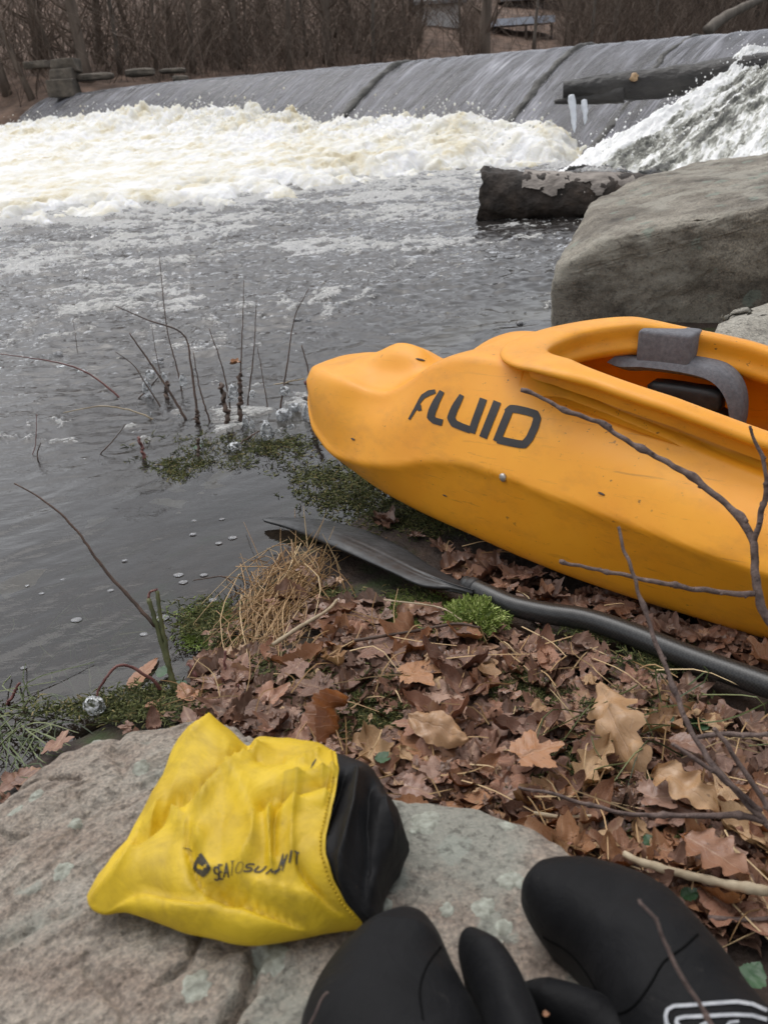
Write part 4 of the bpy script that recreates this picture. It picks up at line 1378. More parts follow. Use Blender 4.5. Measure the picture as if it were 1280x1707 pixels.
# pale lichen crusts on the rock
m, nt, b = new_mat('lichen')
nt.links.new(ramp(nt, tex(nt, coords(nt), 130, 4), [(0.35, (0.20, 0.20, 0.165)), (0.65, (0.37, 0.385, 0.33))]), b.inputs['Base Color'])
b.inputs['Roughness'].default_value = 0.95
bump(nt, b, tex(nt, coords(nt), 240, 4), 0.7, 0.002)
MAT['lichen'] = m
for i, (x, y, r_) in enumerate(((711, 1374, 27), (846, 1380, 17), (852, 1483, 21), (806, 1530, 22), (838, 1562, 15), (690, 1390, 9), (745, 1530, 13), (152, 1218, 15), (62, 1335, 13), (30, 1362, 16), (130, 1385, 13), (450, 1610, 34), (110, 1470, 17), (330, 1660, 26), (460, 1235, 14), (240, 1290, 15), (665, 1550, 24), (640, 1520, 18))):
    c = gz(x, y, RZ)
    k = r_ / FPX * pix(c)[2]
    th = np.linspace(0, 2 * np.pi, 40, endpoint=False)
    rr = 1 + 0.75 * fbm(xyz(np.cos(th) * 1.6, np.sin(th) * 1.6, i * 3.7), 5, 0.65)
    R_, T_ = np.meshgrid(np.linspace(0.01, 1, 8), np.arange(40), indexing='ij')
    X = c[0] + k * R_ * (rr * np.cos(th))[T_.astype(int)]
    Y = c[1] + k * 1.1 * R_ * (rr * np.sin(th))[T_.astype(int)]
    Z = rock_z(X, Y).reshape(X.shape) + 0.0013 * (1 - R_ ** 6) - 0.0009 * R_ ** 6
    build('lichen', xyz(X, Y, Z), grid_faces(8, 40, True), MAT['lichen'], rk)

# ================================================================== KAYAK
KT, KZ, KTILT, KSC, KDZ = 0.899, 0.284, 0.042, 0.91, 0.06
KO = gz(525, 625, KZ)
KO[2] = 0
KA = np.array([math.sin(KT), -math.cos(KT), 0])
KB = np.array([math.cos(KT), math.sin(KT), 0])
KTAB = np.array([
    # s    wb    zb     ws    zs     wd    zd     zc
    [0.00, .012, .218, .024, .236, .016, .258, .262],
    [0.03, .042, .170, .075, .215, .054, .279, .284],
    [0.08, .078, .125, .128, .172, .090, .290, .294],
    [0.14, .108, .098, .165, .148, .116, .293, .308],
    [0.20, .134, .078, .195, .136, .130, .292, .330],
    [0.27, .163, .064, .217, .138, .132, .280, .360],
    [0.33, .187, .056, .234, .145, .134, .284, .354],
    [0.39, .207, .050, .244, .156, .131, .318, .322],
    [0.44, .222, .046, .250, .168, .128, .356, .338],
    [0.49, .236, .043, .255, .186, .126, .380, .374],
    [0.60, .258, .037, .266, .208, .130, .392, .402],
    [0.85, .287, .022, .307, .204, .182, .358, .400],
    [1.15, .280, .010, .350, .193, .241, .304, .340],
    [1.50, .250, .000, .362, .172, .270, .250, .290],
    [1.90, .200, .010, .320, .150, .230, .220, .255],
    [2.25, .120, .030, .200, .130, .140, .200, .220],
    [2.45, .030, .080, .050, .130, .035, .165, .175]])


def K(s, u, z):
    """kayak coordinates (from bow, across to the far side, up) -> world"""
    s, u, z = np.broadcast_arrays(np.asarray(s, float), np.asarray(u, float), np.asarray(z, float))
    uu_ = u * math.cos(KTILT) + z * math.sin(KTILT)
    zz_ = z * math.cos(KTILT) - u * math.sin(KTILT)
    return KO + KSC * (s[..., None] * KA + uu_[..., None] * KB + zz_[..., None] * np.array([0, 0, 1.0])) + np.array([0, 0, KDZ])


def smooth_cols(tab, sv):
    """monotone-ish smooth interpolation of the station table"""
    x = tab[:, 0]
    out = np.zeros((len(sv), tab.shape[1] - 1))
    for k in range(1, tab.shape[1]):
        y = tab[:, k]
        mm = np.gradient(y, x)
        i = np.clip(np.searchsorted(x, sv) - 1, 0, len(x) - 2)
        h = x[i + 1] - x[i]
        t = (sv - x[i]) / h
        out[:, k - 1] = (2 * t ** 3 - 3 * t ** 2 + 1) * y[i] + (t ** 3 - 2 * t ** 2 + t) * h * mm[i] + (-2 * t ** 3 + 3 * t ** 2) * y[i + 1] + (t ** 3 - t ** 2) * h * mm[i + 1]
    return out


S0, S1 = 0.675, 1.62          # cockpit opening from and to


def hole_half(s):
    """half-width of the cockpit opening"""
    t = np.clip((s - S0) / (S1 - S0), 0, 1)
    body = 0.207 * (1 - np.abs(2 * np.clip(t, 0, 1) ** 0.80 - 1) ** 2.4) ** 0.55
    return np.where((s > S0) & (s < S1), body, 0.0)


def lip_z(s):
    return 0.418 - 0.02 * sstep(0.8, 0.6, s) - np.interp(s, [0.6, 0.78, 1.0, 1.16, 1.62], [0.0, 0.0, 0.030, 0.064, 0.12])


sv = np.unique(np.concatenate([np.linspace(0, 0.1, 26), np.linspace(0.1, 0.6, 56), np.linspace(0.6, S0, 14), np.linspace(S0, S0 + 0.06, 26), np.linspace(S0 + 0.06, S1 - 0.06, 70), np.linspace(S1 - 0.06, S1, 20), np.linspace(S1, 2.45, 50)]))
C8 = smooth_cols(KTAB, sv)
rows, rows_far = [], []
NV = 64
for s, (wb, zb, ws, zs, wd, zd, zc) in zip(sv, C8):
    hi = float(hole_half(np.array([s]))[0])
    cock = sstep(0.52, 0.66, s) * sstep(1.75, 1.6, s)
    zin = zc * (1 - cock) + (lip_z(np.array([s]))[0] - 0.030) * cock
    inner = max(hi, 0.0)
    for side, out in ((0, rows), (1, rows_far)):
        if side:
            wd = max(wd, hi + 0.034)
            ws = max(ws, wd + 0.02)
        w0 = wd - 0.022
        ctrl = [(0, zb - 0.004), (wb * 0.62, zb), (wb * 0.90, zb + 0.010), (wb + 0.25 * (ws - wb), zb + 0.22 * (zs - zb)), (ws - 0.003, zs - 0.012), (ws, zs), (ws - 0.006, zs + 0.012),
                (ws + 0.52 * (wd - ws) + 0.012, zs + 0.48 * (zd - zs) + 0.006), (wd + 0.018, zd - 0.020), (wd, zd), (wd - 0.022, zd + 0.004)]
        last = [(w0 + (inner - w0) * f, zd + 0.004 + (zin - zd - 0.004) * g) for f, g in ((0.38, 0.30), (0.7, 0.78), (1.0, 1.0))]
        out.append(smooth_path(ctrl + last, NV))
rows_far = np.array(rows_far)
rows = np.array(rows)                                  # stations x NV x (u,z)
far_side = K(sv[:, None], rows_far[:, :, 0], rows_far[:, :, 1])
near_side = K(sv[:, None], -rows[:, :, 0], rows[:, :, 1])
full = np.concatenate([near_side[:, ::-1], far_side[:, 1:]], axis=1)
nrow = full.shape[1]
V = full.reshape(-1, 3)
F = grid_faces(len(sv), nrow)
# close the deck where there is no opening: the two inner edges coincide, so only the rim stays open
kayak = thing('kayak', 'orange whitewater kayak with black FLUID lettering beached at the river edge', 'kayak', K(1.1, 0, -0.02))
cap0 = np.arange(nrow)
bm = bmesh.new()
me_ = bpy.data.meshes.new('tmp')
me_.from_pydata(V.tolist(), [], F.tolist() + [cap0.tolist(), (cap0[::-1] + (len(sv) - 1) * nrow).tolist()])
bm.from_mesh(me_)
bmesh.ops.remove_doubles(bm, verts=bm.verts, dist=0.0004)
bmesh.ops.recalc_face_normals(bm, faces=bm.faces)
me_.clear_geometry()
bm.to_mesh(me_)
bm.free()
me_.name = 'hull'
me_.polygons.foreach_set('use_smooth', [True] * len(me_.polygons))
me_.materials.append(MAT['orange'])
hull = bpy.data.objects.new('hull', me_)
COL.objects.link(hull)
hull.parent = kayak
hull.matrix_parent_inverse = parent_inv(kayak)
khull = bvh_of(hull)

# coaming: a lip swept round the opening
tt = np.concatenate([np.linspace(0, 1, 60) ** 1.8 * 0.5, 1 - (np.linspace(1, 0, 60) ** 1.8 * 0.5)[1:]])
ls = S0 + (S1 - S0) * tt
lu = hole_half(ls)
loop = np.concatenate([np.column_stack([ls, lu]), np.column_stack([ls, -lu])[::-1][1:-1]])
loop = resample(np.vstack([loop, loop[:1]]), 181)[:-1]
T = np.roll(loop, -1, 0) - np.roll(loop, 1, 0)
T /= np.linalg.norm(T, axis=1)[:, None]
Nn = np.column_stack([-T[:, 1], T[:, 0]])
cen = loop.mean(0)
if ((loop - cen) * Nn).sum() < 0:
    Nn = -Nn
for _ in range(4):
    Nn = (np.roll(Nn, 1, 0) + Nn + np.roll(Nn, -1, 0)) / 3
Nn /= np.linalg.norm(Nn, axis=1)[:, None]
wide = 1 + 1.1 * sstep(0.88, 0.74, loop[:, 0])           # the flat plate at the front of the rim
sect = [(0.020, -0.064), (0.002, -0.060), (-0.009, -0.050), (-0.010, -0.040), (-0.005, -0.030), (-0.003, -0.02), (-0.003, 0.002), (0.004, 0.011), (0.016, 0.013), (0.034, 0.010), (0.043, 0.004), (0.044, -0.004), (0.036, -0.010), (0.022, -0.014), (0.020, -0.035)]
sect = smooth_path([(a, b) for a, b in sect], 40)
Ls, Lu, Lz = [], [], []
for a, b in sect:
    k = np.where(a > 0, a * wide, a)
    Ls.append(loop[:, 0] + Nn[:, 0] * k)
    Lu.append(loop[:, 1] + Nn[:, 1] * k)
    Lz.append(lip_z(loop[:, 0]) + b + 0 * k)
Ls, Lu, Lz = np.array(Ls).T, np.array(Lu).T, np.array(Lz).T
V = K(Ls, Lu, Lz)
build('coaming', V.reshape(-1, 3), np.concatenate([grid_faces(*Ls.shape), np.stack([np.arange(39) + 180 * 0 + (len(loop) - 1) * 40, np.arange(39) + (len(loop) - 1) * 40 + 1, np.arange(39) + 1, np.arange(39)], axis=1)]), MAT['orange'], kayak)

# thigh brace under the far rim
tb = [(0.75, .338), (0.78, .332), (0.83, .338), (0.92, .338), (0.98, .326), (1.015, .285), (1.025, .22), (1.01, .165)]
pth = smooth_path(tb, 40)
uu_ = np.linspace(0.135, 0.215, 14)
edge_ = 1 - np.abs(np.linspace(-1, 1, 14)) ** 4
VV = []
for (s, z_) in pth:
    VV.append(K(s + 0.02 * (edge_ - 1), uu_, z_ + 0.018 * edge_ + 0.10 * (uu_ - 0.10)))
for (s, z_) in pth[::-1]:
    VV.append(K(s + 0.02 * (edge_ - 1), uu_, z_ - 0.014 * edge_ + 0.10 * (uu_ - 0.10)))
VV = np.array(VV)
brace = build('thigh_brace', VV.reshape(-1, 3), grid_faces(80, 14), MAT['foamgrey'], kayak)
mb = MB()
B_ = np.array([K(s, u, z) for s in (0.79, 0.905) for u in (0.145, 0.218) for z in (0.335, 0.418)])
bm = bmesh.new()
for p in B_:
    bm.verts.new(tuple(p))
bmesh.ops.convex_hull(bm, input=bm.verts)
bmesh.ops.dissolve_limit(bm, angle_limit=0.05, verts=bm.verts, edges=bm.edges)
bmesh.ops.bevel(bm, geom=bm.edges[:], offset=0.008, segments=3, profile=0.6, affect='EDGES')
bmesh.ops.recalc_face_normals(bm, faces=bm.faces)
me_ = bpy.data.meshes.new('pad_block')
bm.to_mesh(me_)
bm.free()
me_.materials.append(MAT['foamgrey'])
me_.polygons.foreach_set('use_smooth', [True] * len(me_.polygons))
o = bpy.data.objects.new('pad_block', me_)
COL.objects.link(o)
o.parent = kayak
o.matrix_parent_inverse = parent_inv(kayak)
v, f = superrock((0, 0, 0), (1, 1, 1), 1, 8, 0.0, 3)
Vb = K(0.925 + v[:, 0] * 0.12, 0.20 + v[:, 1] * 0.06, 0.215 + v[:, 2] * 0.085)
build('hip_pad', Vb, f, MAT['foamgrey'], kayak)
Vb = K(0.955 + v[:, 0] * 0.08, 0.15 + v[:, 1] * 0.06, 0.175 + v[:, 2] * 0.06)
build('strap', Vb, f, MAT['blackplastic'], kayak)
Vb = K(0.90 + v[:, 0] * 0.16, 0.165 + v[:, 1] * 0.05, 0.285 + v[:, 2] * 0.05)
build('bracket', Vb, f, MAT['blackplastic'], kayak)


def zx(X, Y, x0, y0, k):
    return (x0 + X / k, y0 + Y / k)


kz = lambda pts: [zx(X, Y, 500, 560, 2.909) for X, Y in pts]
FL = [(kz([(528, 405), (558, 355), (582, 312), (600, 288)]), [4, 5, 6, 8]), (kz([(598, 292), (625, 276), (656, 268)]), [8, 9, 7]), (kz([(568, 350), (588, 347)]), 10),
      (kz([(688, 268), (660, 318), (641, 362), (632, 392), (650, 410), (690, 421)]), [9, 11, 13, 13, 11, 11]),
      (kz([(784, 286), (748, 352), (731, 396), (746, 424), (782, 440), (826, 456)]), [8, 12, 13, 13, 12, 12]), (kz([(830, 470), (850, 410), (889, 304)]), 12.5),
      (kz([(956, 318), (886, 493)]), 13.5),
      (kz([(1002, 372), (1022, 352), (1050, 355), (1100, 366), (1140, 378), (1149, 400), (1138, 440), (1112, 496), (1086, 526), (1060, 524), (1010, 514), (956, 502)]), 13), (kz([(952, 512), (985, 430), (1012, 366)]), 13)]
strokes_on('lettering', FL, khull, MAT['ink'], kayak, 0.0016)
# deck bolt; a flat black disc stands in for its shaded recess
hit = khull.ray_cast(Vector(CAM), Vector(ray(838, 796)).normalized())
hp, hn = np.array(hit[0]), np.array(hit[1])
if hn @ ray(838, 796) > 0:
    hn = -hn
bo = build('bolt', *tube(np.array([hp - hn * 0.002, hp + hn * 0.002, hp + hn * 0.0038]), [0.0078, 0.0078, 0.0052], 20), MAT['steel'], kayak)
build('socket', *tube(np.array([hp - hn * 0.004, hp - hn * 0.001, hp + hn * 0.0046]), [0.0034, 0.0032, 0.0028], 6), MAT['blackplastic'], bo).matrix_parent_inverse = parent_inv(kayak)
build('recess_shade', *tube(np.array([hp - hn * 0.002, hp + hn * 0.002, hp + hn * 0.0026]), [0.0125, 0.0125, 0.0118], 22), MAT['blackplastic'], bo).matrix_parent_inverse = parent_inv(kayak)
# bits of bark and leaf stuck on the deck
for i, (x, y, r_, lab) in enumerate(((1002, 823, 7, 'brown bark chip stuck on the kayak side below the lettering'), (742, 826, 5, 'dark round bark chip stuck low on the kayak bow side'), (701, 600, 8, 'small dark twig scrap lying on top of the kayak bow'), (589, 732, 6, 'dark splinter stuck on the kayak bow above the waterline'))):
    h = khull.ray_cast(Vector(CAM), Vector(ray(x, y)).normalized())
    if h[0] is None:
        continue
    p, n_ = np.array(h[0]), np.array(h[1])
    v, f = ico(2)
    k = r_ / FPX * pix(p)[2]
    a1 = np.cross(n_, [0.3, 0.2, 1])
    a1 /= np.linalg.norm(a1)
    a2 = np.cross(n_, a1)
    if n_ @ ray(x, y) > 0:
        n_ = -n_
    V = p + n_ * 0.001 + k * (v[:, :1] * a1 + 0.28 * v[:, 1:2] * a2 + 0.12 * v[:, 2:] * n_) * (1 + 0.4 * noise3(v * 3 + i))[:, None]
    tag(rebase(build('bark_chip', V, f, MAT['stem'])), lab, 'debris', 'debris stuck on the kayak')

# ================================================================== PADDLE
pd = thing('paddle', 'black carbon kayak paddle with wet dark blade lying on the leaves beside the kayak', 'paddle', gz(800, 985, 0.06))
sp = smooth_path([on(775, 972, .045), on(800, 985, .045), on(850, 1008, .042), on(910, 1022, .04), on(975, 1032, .04), on(1050, 1056, .04), on(1150, 1096, .045), on(1300, 1150, .05), on(1500, 1225, .06)], 90)
build('shaft', *tube(sp, np.interp(np.linspace(0, 1, 90), [0, 0.04, 0.1, 0.5, 1], [0.0135, 0.0165, 0.018, 0.0185, 0.0185]), 24), MAT['carbon'], pd)
build('collar', *tube(resample(sp[2:5], 6), [0.0165, 0.0178, 0.018, 0.018, 0.0178, 0.0165], 24), MAT['blackplastic'], pd)
n_ = 90
up_e = smooth_path([on(438, 864, .02), on(480, 862, .02), on(540, 867, .02), on(610, 884, .02), on(670, 912, .03), on(720, 944, .035), on(760, 965, .04), on(790, 978, .047)], n_)
lo_e = smooth_path([on(440, 867, .022), on(490, 882, .03), on(545, 905, .05), on(600, 929, .055), on(650, 951, .055), on(700, 974, .05), on(750, 982, .045), on(786, 992, .045)], n_)
rdg = smooth_path([on(438, 864, .022), on(500, 872, .034), on(560, 888, .05), on(625, 915, .055), on(690, 948, .055), on(745, 971, .05), on(788, 984, .052)], n_)
cs = np.linspace(0, 1, 25)
tt = np.linspace(0, 1, n_)
V = []
for i in range(n_):
    q = np.array([2 * (1 - c) * (0.5 - c) * up_e[i] + 4 * c * (1 - c) * rdg[i] + 2 * c * (c - 0.5) * lo_e[i] for c in cs])
    ups = np.array([0, 0, 1.0])
    rid = (np.exp(-((cs - 0.45) / 0.07) ** 2) * 0.008 + np.exp(-((cs - 0.62) / 0.03) ** 2) * 0.002 + np.exp(-((cs - 0.28) / 0.03) ** 2) * 0.002) * sstep(0.0, 0.3, tt[i])
    V.append(q + rid[:, None] * (CAM - q) / np.linalg.norm(CAM - q, axis=1)[:, None])
V = np.array(V)
back = V[:, ::-1] + np.array([0, 0, -0.005])
V2 = np.concatenate([V, back], axis=1)
build('blade', V2.reshape(-1, 3), grid_faces(n_, 50, True), MAT['blade'], pd)


# ================================================================== DRY BAG AND MITTS
def soft(top_px, bot_px, zmid, hup, hdn, nt_=150, na=64, power=2.3, disp=None, lo_t=0.0, hi_t=1.0, zprof=None):
    """soft body: pixel outlines of its two long edges, both at height zmid, inflated between them"""
    A = np.array([gz(x, y, zmid) for x, y in top_px])
    B = np.array([gz(x, y, zmid) for x, y in bot_px])
    A, B = smooth_path(A, nt_), smooth_path(B, nt_)
    t = np.linspace(0, 1, nt_)
    C_ = (A + B) / 2
    W = (A - B) / 2
    hu = np.interp(t, *zip(*hup))
    hd = np.interp(t, *zip(*hdn))
    th = np.linspace(0, 2 * np.pi, na, endpoint=False)
    c, s = np.cos(th), np.sin(th)
    cc = np.sign(c) * np.abs(c) ** (2 / power)
    sn = np.sign(s) * np.abs(s) ** (2 / power)
    V = C_[:, None, :] + W[:, None, :] * cc[None, :, None]
    V[:, :, 2] += np.where(sn > 0, hu[:, None] * sn[None, :], hd[:, None] * sn[None, :])
    if zprof is not None:
        V[:, :, 2] += np.interp(t, *zip(*zprof))[:, None]
    V = V.reshape(-1, 3)
    F = grid_faces(nt_, na, True)
    if disp is not None:
        V = disp(V, np.repeat(t, na), np.tile(sn, nt_))
    return V, F, np.repeat(t, na)


def pixs(V):
    v = V - CAM
    d = v @ FWD
    return np.column_stack([640 + FPX * (v @ RT) / d, 853.5 - FPX * (v @ UP) / d])


# creases of the cloth: (path on the bag as seen from above, depth, width); positive = ridge
FOLDS = [([(412, 1238), (350, 1290), (284, 1335), (225, 1400)], -0.016, 11), ([(355, 1218), (290, 1268), (215, 1350)], 0.012, 16), ([(430, 1250), (372, 1292), (330, 1345)], 0.010, 12), ([(300, 1245), (250, 1330), (205, 1420)], -0.005, 8),
         ([(552, 1310), (510, 1316), (470, 1322), (440, 1340)], -0.012, 8), ([(556, 1292), (515, 1300), (478, 1306)], 0.011, 8), ([(556, 1330), (520, 1335), (485, 1350)], 0.007, 8), ([(480, 1322), (470, 1370), (478, 1420)], -0.004, 8), ([(500, 1330), (512, 1390), (525, 1440)], 0.003, 9), ([(455, 1340), (465, 1400), (472, 1450)], 0.006, 9),
         ([(385, 1290), (420, 1350), (428, 1395), (405, 1440)], 0.006, 14), ([(312, 1385), (318, 1420), (335, 1465), (380, 1490)], -0.009, 9), ([(285, 1345), (312, 1385), (330, 1400)], 0.009, 9), ([(370, 1470), (440, 1505), (514, 1545)], -0.014, 15), ([(345, 1450), (430, 1478), (500, 1495), (545, 1500)], 0.006, 14),
         ([(405, 1250), (440, 1270), (470, 1265)], -0.006, 7), ([(160, 1500), (210, 1440), (260, 1340)], 0.007, 10), ([(175, 1520), (240, 1480), (330, 1500)], -0.006, 12), ([(240, 1530), (330, 1520), (415, 1560)], 0.006, 12), ([(530, 1440), (560, 1490), (590, 1530)], -0.006, 7), ([(500, 1270), (520, 1262), (530, 1258)], 0.005, 6)]
BFOLDS = [([(598, 1300), (612, 1400), (598, 1510)], 0.010, 9), ([(580, 1300), (578, 1350), (570, 1400)], -0.010, 8), ([(625, 1310), (640, 1420), (620, 1520)], -0.006, 10), ([(560, 1405), (590, 1460), (605, 1510)], -0.008, 8), ([(650, 1340), (668, 1410), (650, 1490)], 0.006, 9), ([(545, 1380), (575, 1395)], 0.006, 8)]


def crease(folds):
    def f(V, t, sn):
        P = pixs(V)
        h = np.zeros(len(V))
        for path, amp, w in folds:
            q = smooth_path(np.column_stack([np.array(path, float), np.zeros(len(path))]), 20)[:, :2]
            dd = np.full(len(V), 1e9)
            for (ax, ay), (bx, by) in zip(q[:-1], q[1:]):
                ex, ey = bx - ax, by - ay
                k = np.clip(((P[:, 0] - ax) * ex + (P[:, 1] - ay) * ey) / (ex * ex + ey * ey + 1e-9), 0, 1)
                dd = np.minimum(dd, np.hypot(P[:, 0] - ax - k * ex, P[:, 1] - ay - k * ey))
            h += 1.9 * amp * np.exp(-np.abs(dd / w) ** 1.15)
        h += 0.0085 * np.abs(noise3(V * np.array([15, 15, 8]) + 4)) + 0.0035 * np.abs(noise3(V * np.array([31, 31, 15]) + 9)) - 0.003
        h += 0.0015 * ridged(xyz(V[:, 0] * 11, V[:, 1] * 11, 3.0), 3) + 0.0008 * fbm(V * 60, 3)
        V = V.copy()
        V[:, 2] += h * np.clip(sn * 1.6, 0, 1)
        V[:, :2] += 0.002 * np.stack([fbm(V * 22, 3), fbm(V * 22 + 9, 3)], 1)
        return V
    return f


BZ = 0.285
bag = thing('dry_bag', 'yellow roll-top dry bag with black end panel lying on the flat rock', 'bag', gz(420, 1420, 0.25))
TOPE = [(318, 1236), (345, 1222), (368, 1217), (392, 1232), (412, 1246), (440, 1246), (470, 1250), (505, 1256), (540, 1268), (562, 1282)]
BOTE = [(146, 1496), (152, 1513), (172, 1522), (205, 1517), (250, 1530), (320, 1552), (412, 1569), (480, 1560), (550, 1545), (604, 1536)]
# yellow body: lengthwise stations from the rolled edge at left to the seam
Vb, Fb, tb_ = soft(TOPE, BOTE, BZ, [(0, 0.004), (0.05, 0.012), (0.16, 0.026), (0.4, 0.046), (0.7, 0.055), (1, 0.056)], [(0, 0.012), (0.2, 0.03), (1, 0.04)], 190, 84, 2.2, crease(FOLDS))
# the seam bows inward between its ends: slide stations along by the seam's own curve
SEAM_PX = [(562, 1282), (553, 1330), (541, 1385), (540, 1420), (552, 1462), (575, 1505), (604, 1536)]


def bow(V, t, k=1.0):
    P = pixs(V)
    xs = np.interp(P[:, 1], [p[1] for p in SEAM_PX], [p[0] for p in SEAM_PX])
    ln = np.interp(P[:, 1], [1282, 1536], [562, 604])
    dx = (xs - ln) * sstep(0.55, 1.0, t) * k
    R = np.column_stack([np.full(len(V), RT[0]), np.full(len(V), RT[1]), np.full(len(V), 0)])
    d = (V - CAM) @ FWD
    return V + R * (dx / FPX * d)[:, None]


Vb = bow(Vb, tb_)
body = build('bag_body', Vb, Fb, MAT['yellow_nylon'], bag)
TOPB = [(562, 1282), (585, 1286), (612, 1298), (640, 1328), (662, 1368), (676, 1398), (682, 1412)]
BOTB = [(604, 1536), (618, 1538), (636, 1526), (650, 1505), (662, 1470), (674, 1436), (682, 1414)]
Ve, Fe, te_ = soft(TOPB, BOTB, BZ, [(0, 0.054), (0.5, 0.047), (0.85, 0.035), (1, 0.006)], [(0, 0.04), (0.8, 0.03), (1, 0.004)], 90, 84, 2.2, crease(BFOLDS))
P = pixs(Ve)
Ve2 = bow(Ve, 1 - 0.0 * te_) * (1 - te_[:, None]) + Ve * te_[:, None]
build('end_panel', Ve2, Fe, MAT['black_nylon'], bag)
# stitched seam
k0 = 84
ring = Vb[-k0:]
ring = np.vstack([ring, ring[:1]])
ringR = resample(ring, 260)
mb = MB()
for i in range(0, 259, 2):
    mb.add(*tube(np.vstack([ringR[i], (ringR[i] + ringR[i + 1]) / 2 + [0, 0, 0.001], ringR[i + 1]]) + np.array([-0.004, 0, 0.0012]), 0.0009, 5))
build('stitching', np.concatenate(mb.V), np.concatenate(mb.Q), MAT['yellow_nylon'], bag)
bvb = bvh_of(body)
gly = {'S': [[(1, .88), (.8, 1), (.2, 1), (0, .85), (0, .65), (.2, .52), (.8, .48), (1, .35), (1, .15), (.8, 0), (.2, 0), (0, .12)]], 'E': [[(1, 1), (0, 1), (0, 0), (1, 0)], [(0, .5), (.8, .5)]], 'A': [[(0, 0), (.5, 1), (1, 0)], [(.2, .35), (.8, .35)]],
       'T': [[(0, 1), (1, 1)], [(.5, 1), (.5, 0)]], 'O': [[(.5, 1), (.15, .9), (0, .5), (.15, .1), (.5, 0), (.85, .1), (1, .5), (.85, .9), (.5, 1)]], 'U': [[(0, 1), (0, .2), (.25, 0), (.75, 0), (1, .2), (1, 1)]], 'M': [[(0, 0), (0, 1), (.5, .3), (1, 1), (1, 0)]], 'I': [[(.5, 0), (.5, 1)]]}
ST_, bz = [], lambda X, Y: (280 + X / 4.923, 1370 + Y / 4.923)
for ch, (bx, by), (tx, ty), w, lw in (('S', (402, 478), (396, 372), 34, 15), ('E', (440, 470), (432, 352), 32, 15), ('A', (478, 458), (480, 338), 40, 13), ('T', (522, 442), (530, 322), 34, 6), ('O', (574, 422), (600, 328), 58, 6), ('S', (648, 406), (684, 346), 62, 14),
                                      ('U', (732, 410), (778, 362), 62, 14), ('M', (838, 428), (886, 386), 72, 13), ('M', (920, 402), (962, 262), 34, 11), ('I', (996, 335), (1014, 232), 20, 18), ('T', (1056, 350), (1058, 248), 40, 13)):
    for pl in gly[ch]:
        pts = []
        for gx_, gy_ in pl:
            vx, vy = tx - bx, ty - by
            hx, hy = 1.0, (0.0 if ch != 'T' or bx < 1000 else 0.6)
            pts.append(bz(bx + vx * gy_ + (gx_ - 0.5) * w, by + vy * gy_ + (gx_ - 0.5) * w * hy * 0.8))
        ST_.append((pts, lw / 4.923))
strokes_on('lettering', ST_, bvb, MAT['bagink'], bag, 0.0009, 1.0)
strokes_on('emblem', [([bz(*p) for p in ((262, 262), (300, 318), (338, 378), (318, 412), (290, 440), (252, 412), (222, 380), (226, 345), (262, 290))], 6.5), ([bz(*p) for p in ((318, 380), (292, 425), (250, 405))], 9), ([bz(*p) for p in ((250, 318), (300, 350))], 9), ([bz(*p) for p in ((122, 211), (170, 222), (202, 246))], [0.6, 1.6, 1.2])], bvb, MAT['bagink'], bag, 0.0009, 1.0)
strokes_on('tear', [([(527, 1265), (522, 1273), (518, 1281)], [1.5, 3, 1])], bvb, MAT['bagink'], bag, 0.0009, 1.0)

MZ = 0.288


def mdisp(seed):
    def f(V, t, sn):
        V = V.copy()
        V[:, 2] += (0.004 * fbm(V * 13 + seed, 3) + 0.003 * ridged(V * np.array([16, 16, 3]) + seed, 2)) * np.clip(sn * 1.5, 0, 1)
        return V
    return f


mt = thing('mitten', 'black neoprene mitten with its thumb raised, near the bottom edge beside the bag', 'mitten', gz(660, 1680, 0.25), 'neoprene mittens')
V, F, t_ = soft([(470, 2050), (488, 1850), (500, 1740), (512, 1690), (540, 1637), (580, 1592), (622, 1563), (660, 1551), (684, 1549)], [(850, 2050), (838, 1850), (816, 1740), (798, 1700), (772, 1655), (752, 1615), (736, 1580), (716, 1558), (690, 1549)],
                MZ + 0.012, [(0, 0.05), (0.5, 0.05), (0.8, 0.044), (0.93, 0.030), (0.985, 0.014), (1, 0.0)], [(0, 0.05), (0.8, 0.045), (1, 0.0)], 120, 56, 2.25, mdisp(1))
hand1 = build('hand', V, F, MAT['neoprene'], mt)
V, F, t_ = soft([(860, 1900), (830, 1790), (806, 1700), (786, 1650), (768, 1606), (763, 1583), (768, 1568), (778, 1563)], [(950, 1900), (925, 1790), (900, 1708), (886, 1672), (864, 1628), (836, 1592), (806, 1570), (782, 1563)],
                MZ + 0.030, [(0, 0.035), (0.8, 0.030), (0.95, 0.018), (1, 0.0)], [(0, 0.06), (0.8, 0.05), (1, 0.0)], 90, 44, 2.1, mdisp(4))
build('thumb', V, F, MAT['neoprene'], mt)
mt2 = thing('mitten', 'black neoprene mitten with silver printed emblem, at the right end of the flat rock', 'mitten', gz(1080, 1600, 0.25), 'neoprene mittens')
V, F, t_ = soft([(1480, 1960), (1380, 1830), (1300, 1740), (1262, 1690), (1215, 1628), (1168, 1570), (1110, 1512), (1050, 1476), (985, 1458), (930, 1456), (892, 1466), (873, 1484)], [(1180, 2050), (1110, 1890), (1060, 1790), (1030, 1735), (1012, 1690), (990, 1650), (965, 1614), (935, 1582), (905, 1556), (882, 1530), (869, 1506), (868, 1490)],
                MZ + 0.010, [(0, 0.05), (0.5, 0.052), (0.8, 0.044), (0.93, 0.030), (0.985, 0.014), (1, 0.0)], [(0, 0.06), (0.8, 0.05), (1, 0.0)], 150, 60, 2.25, mdisp(8))
hand2 = build('hand', V, F, MAT['neoprene'], mt2)
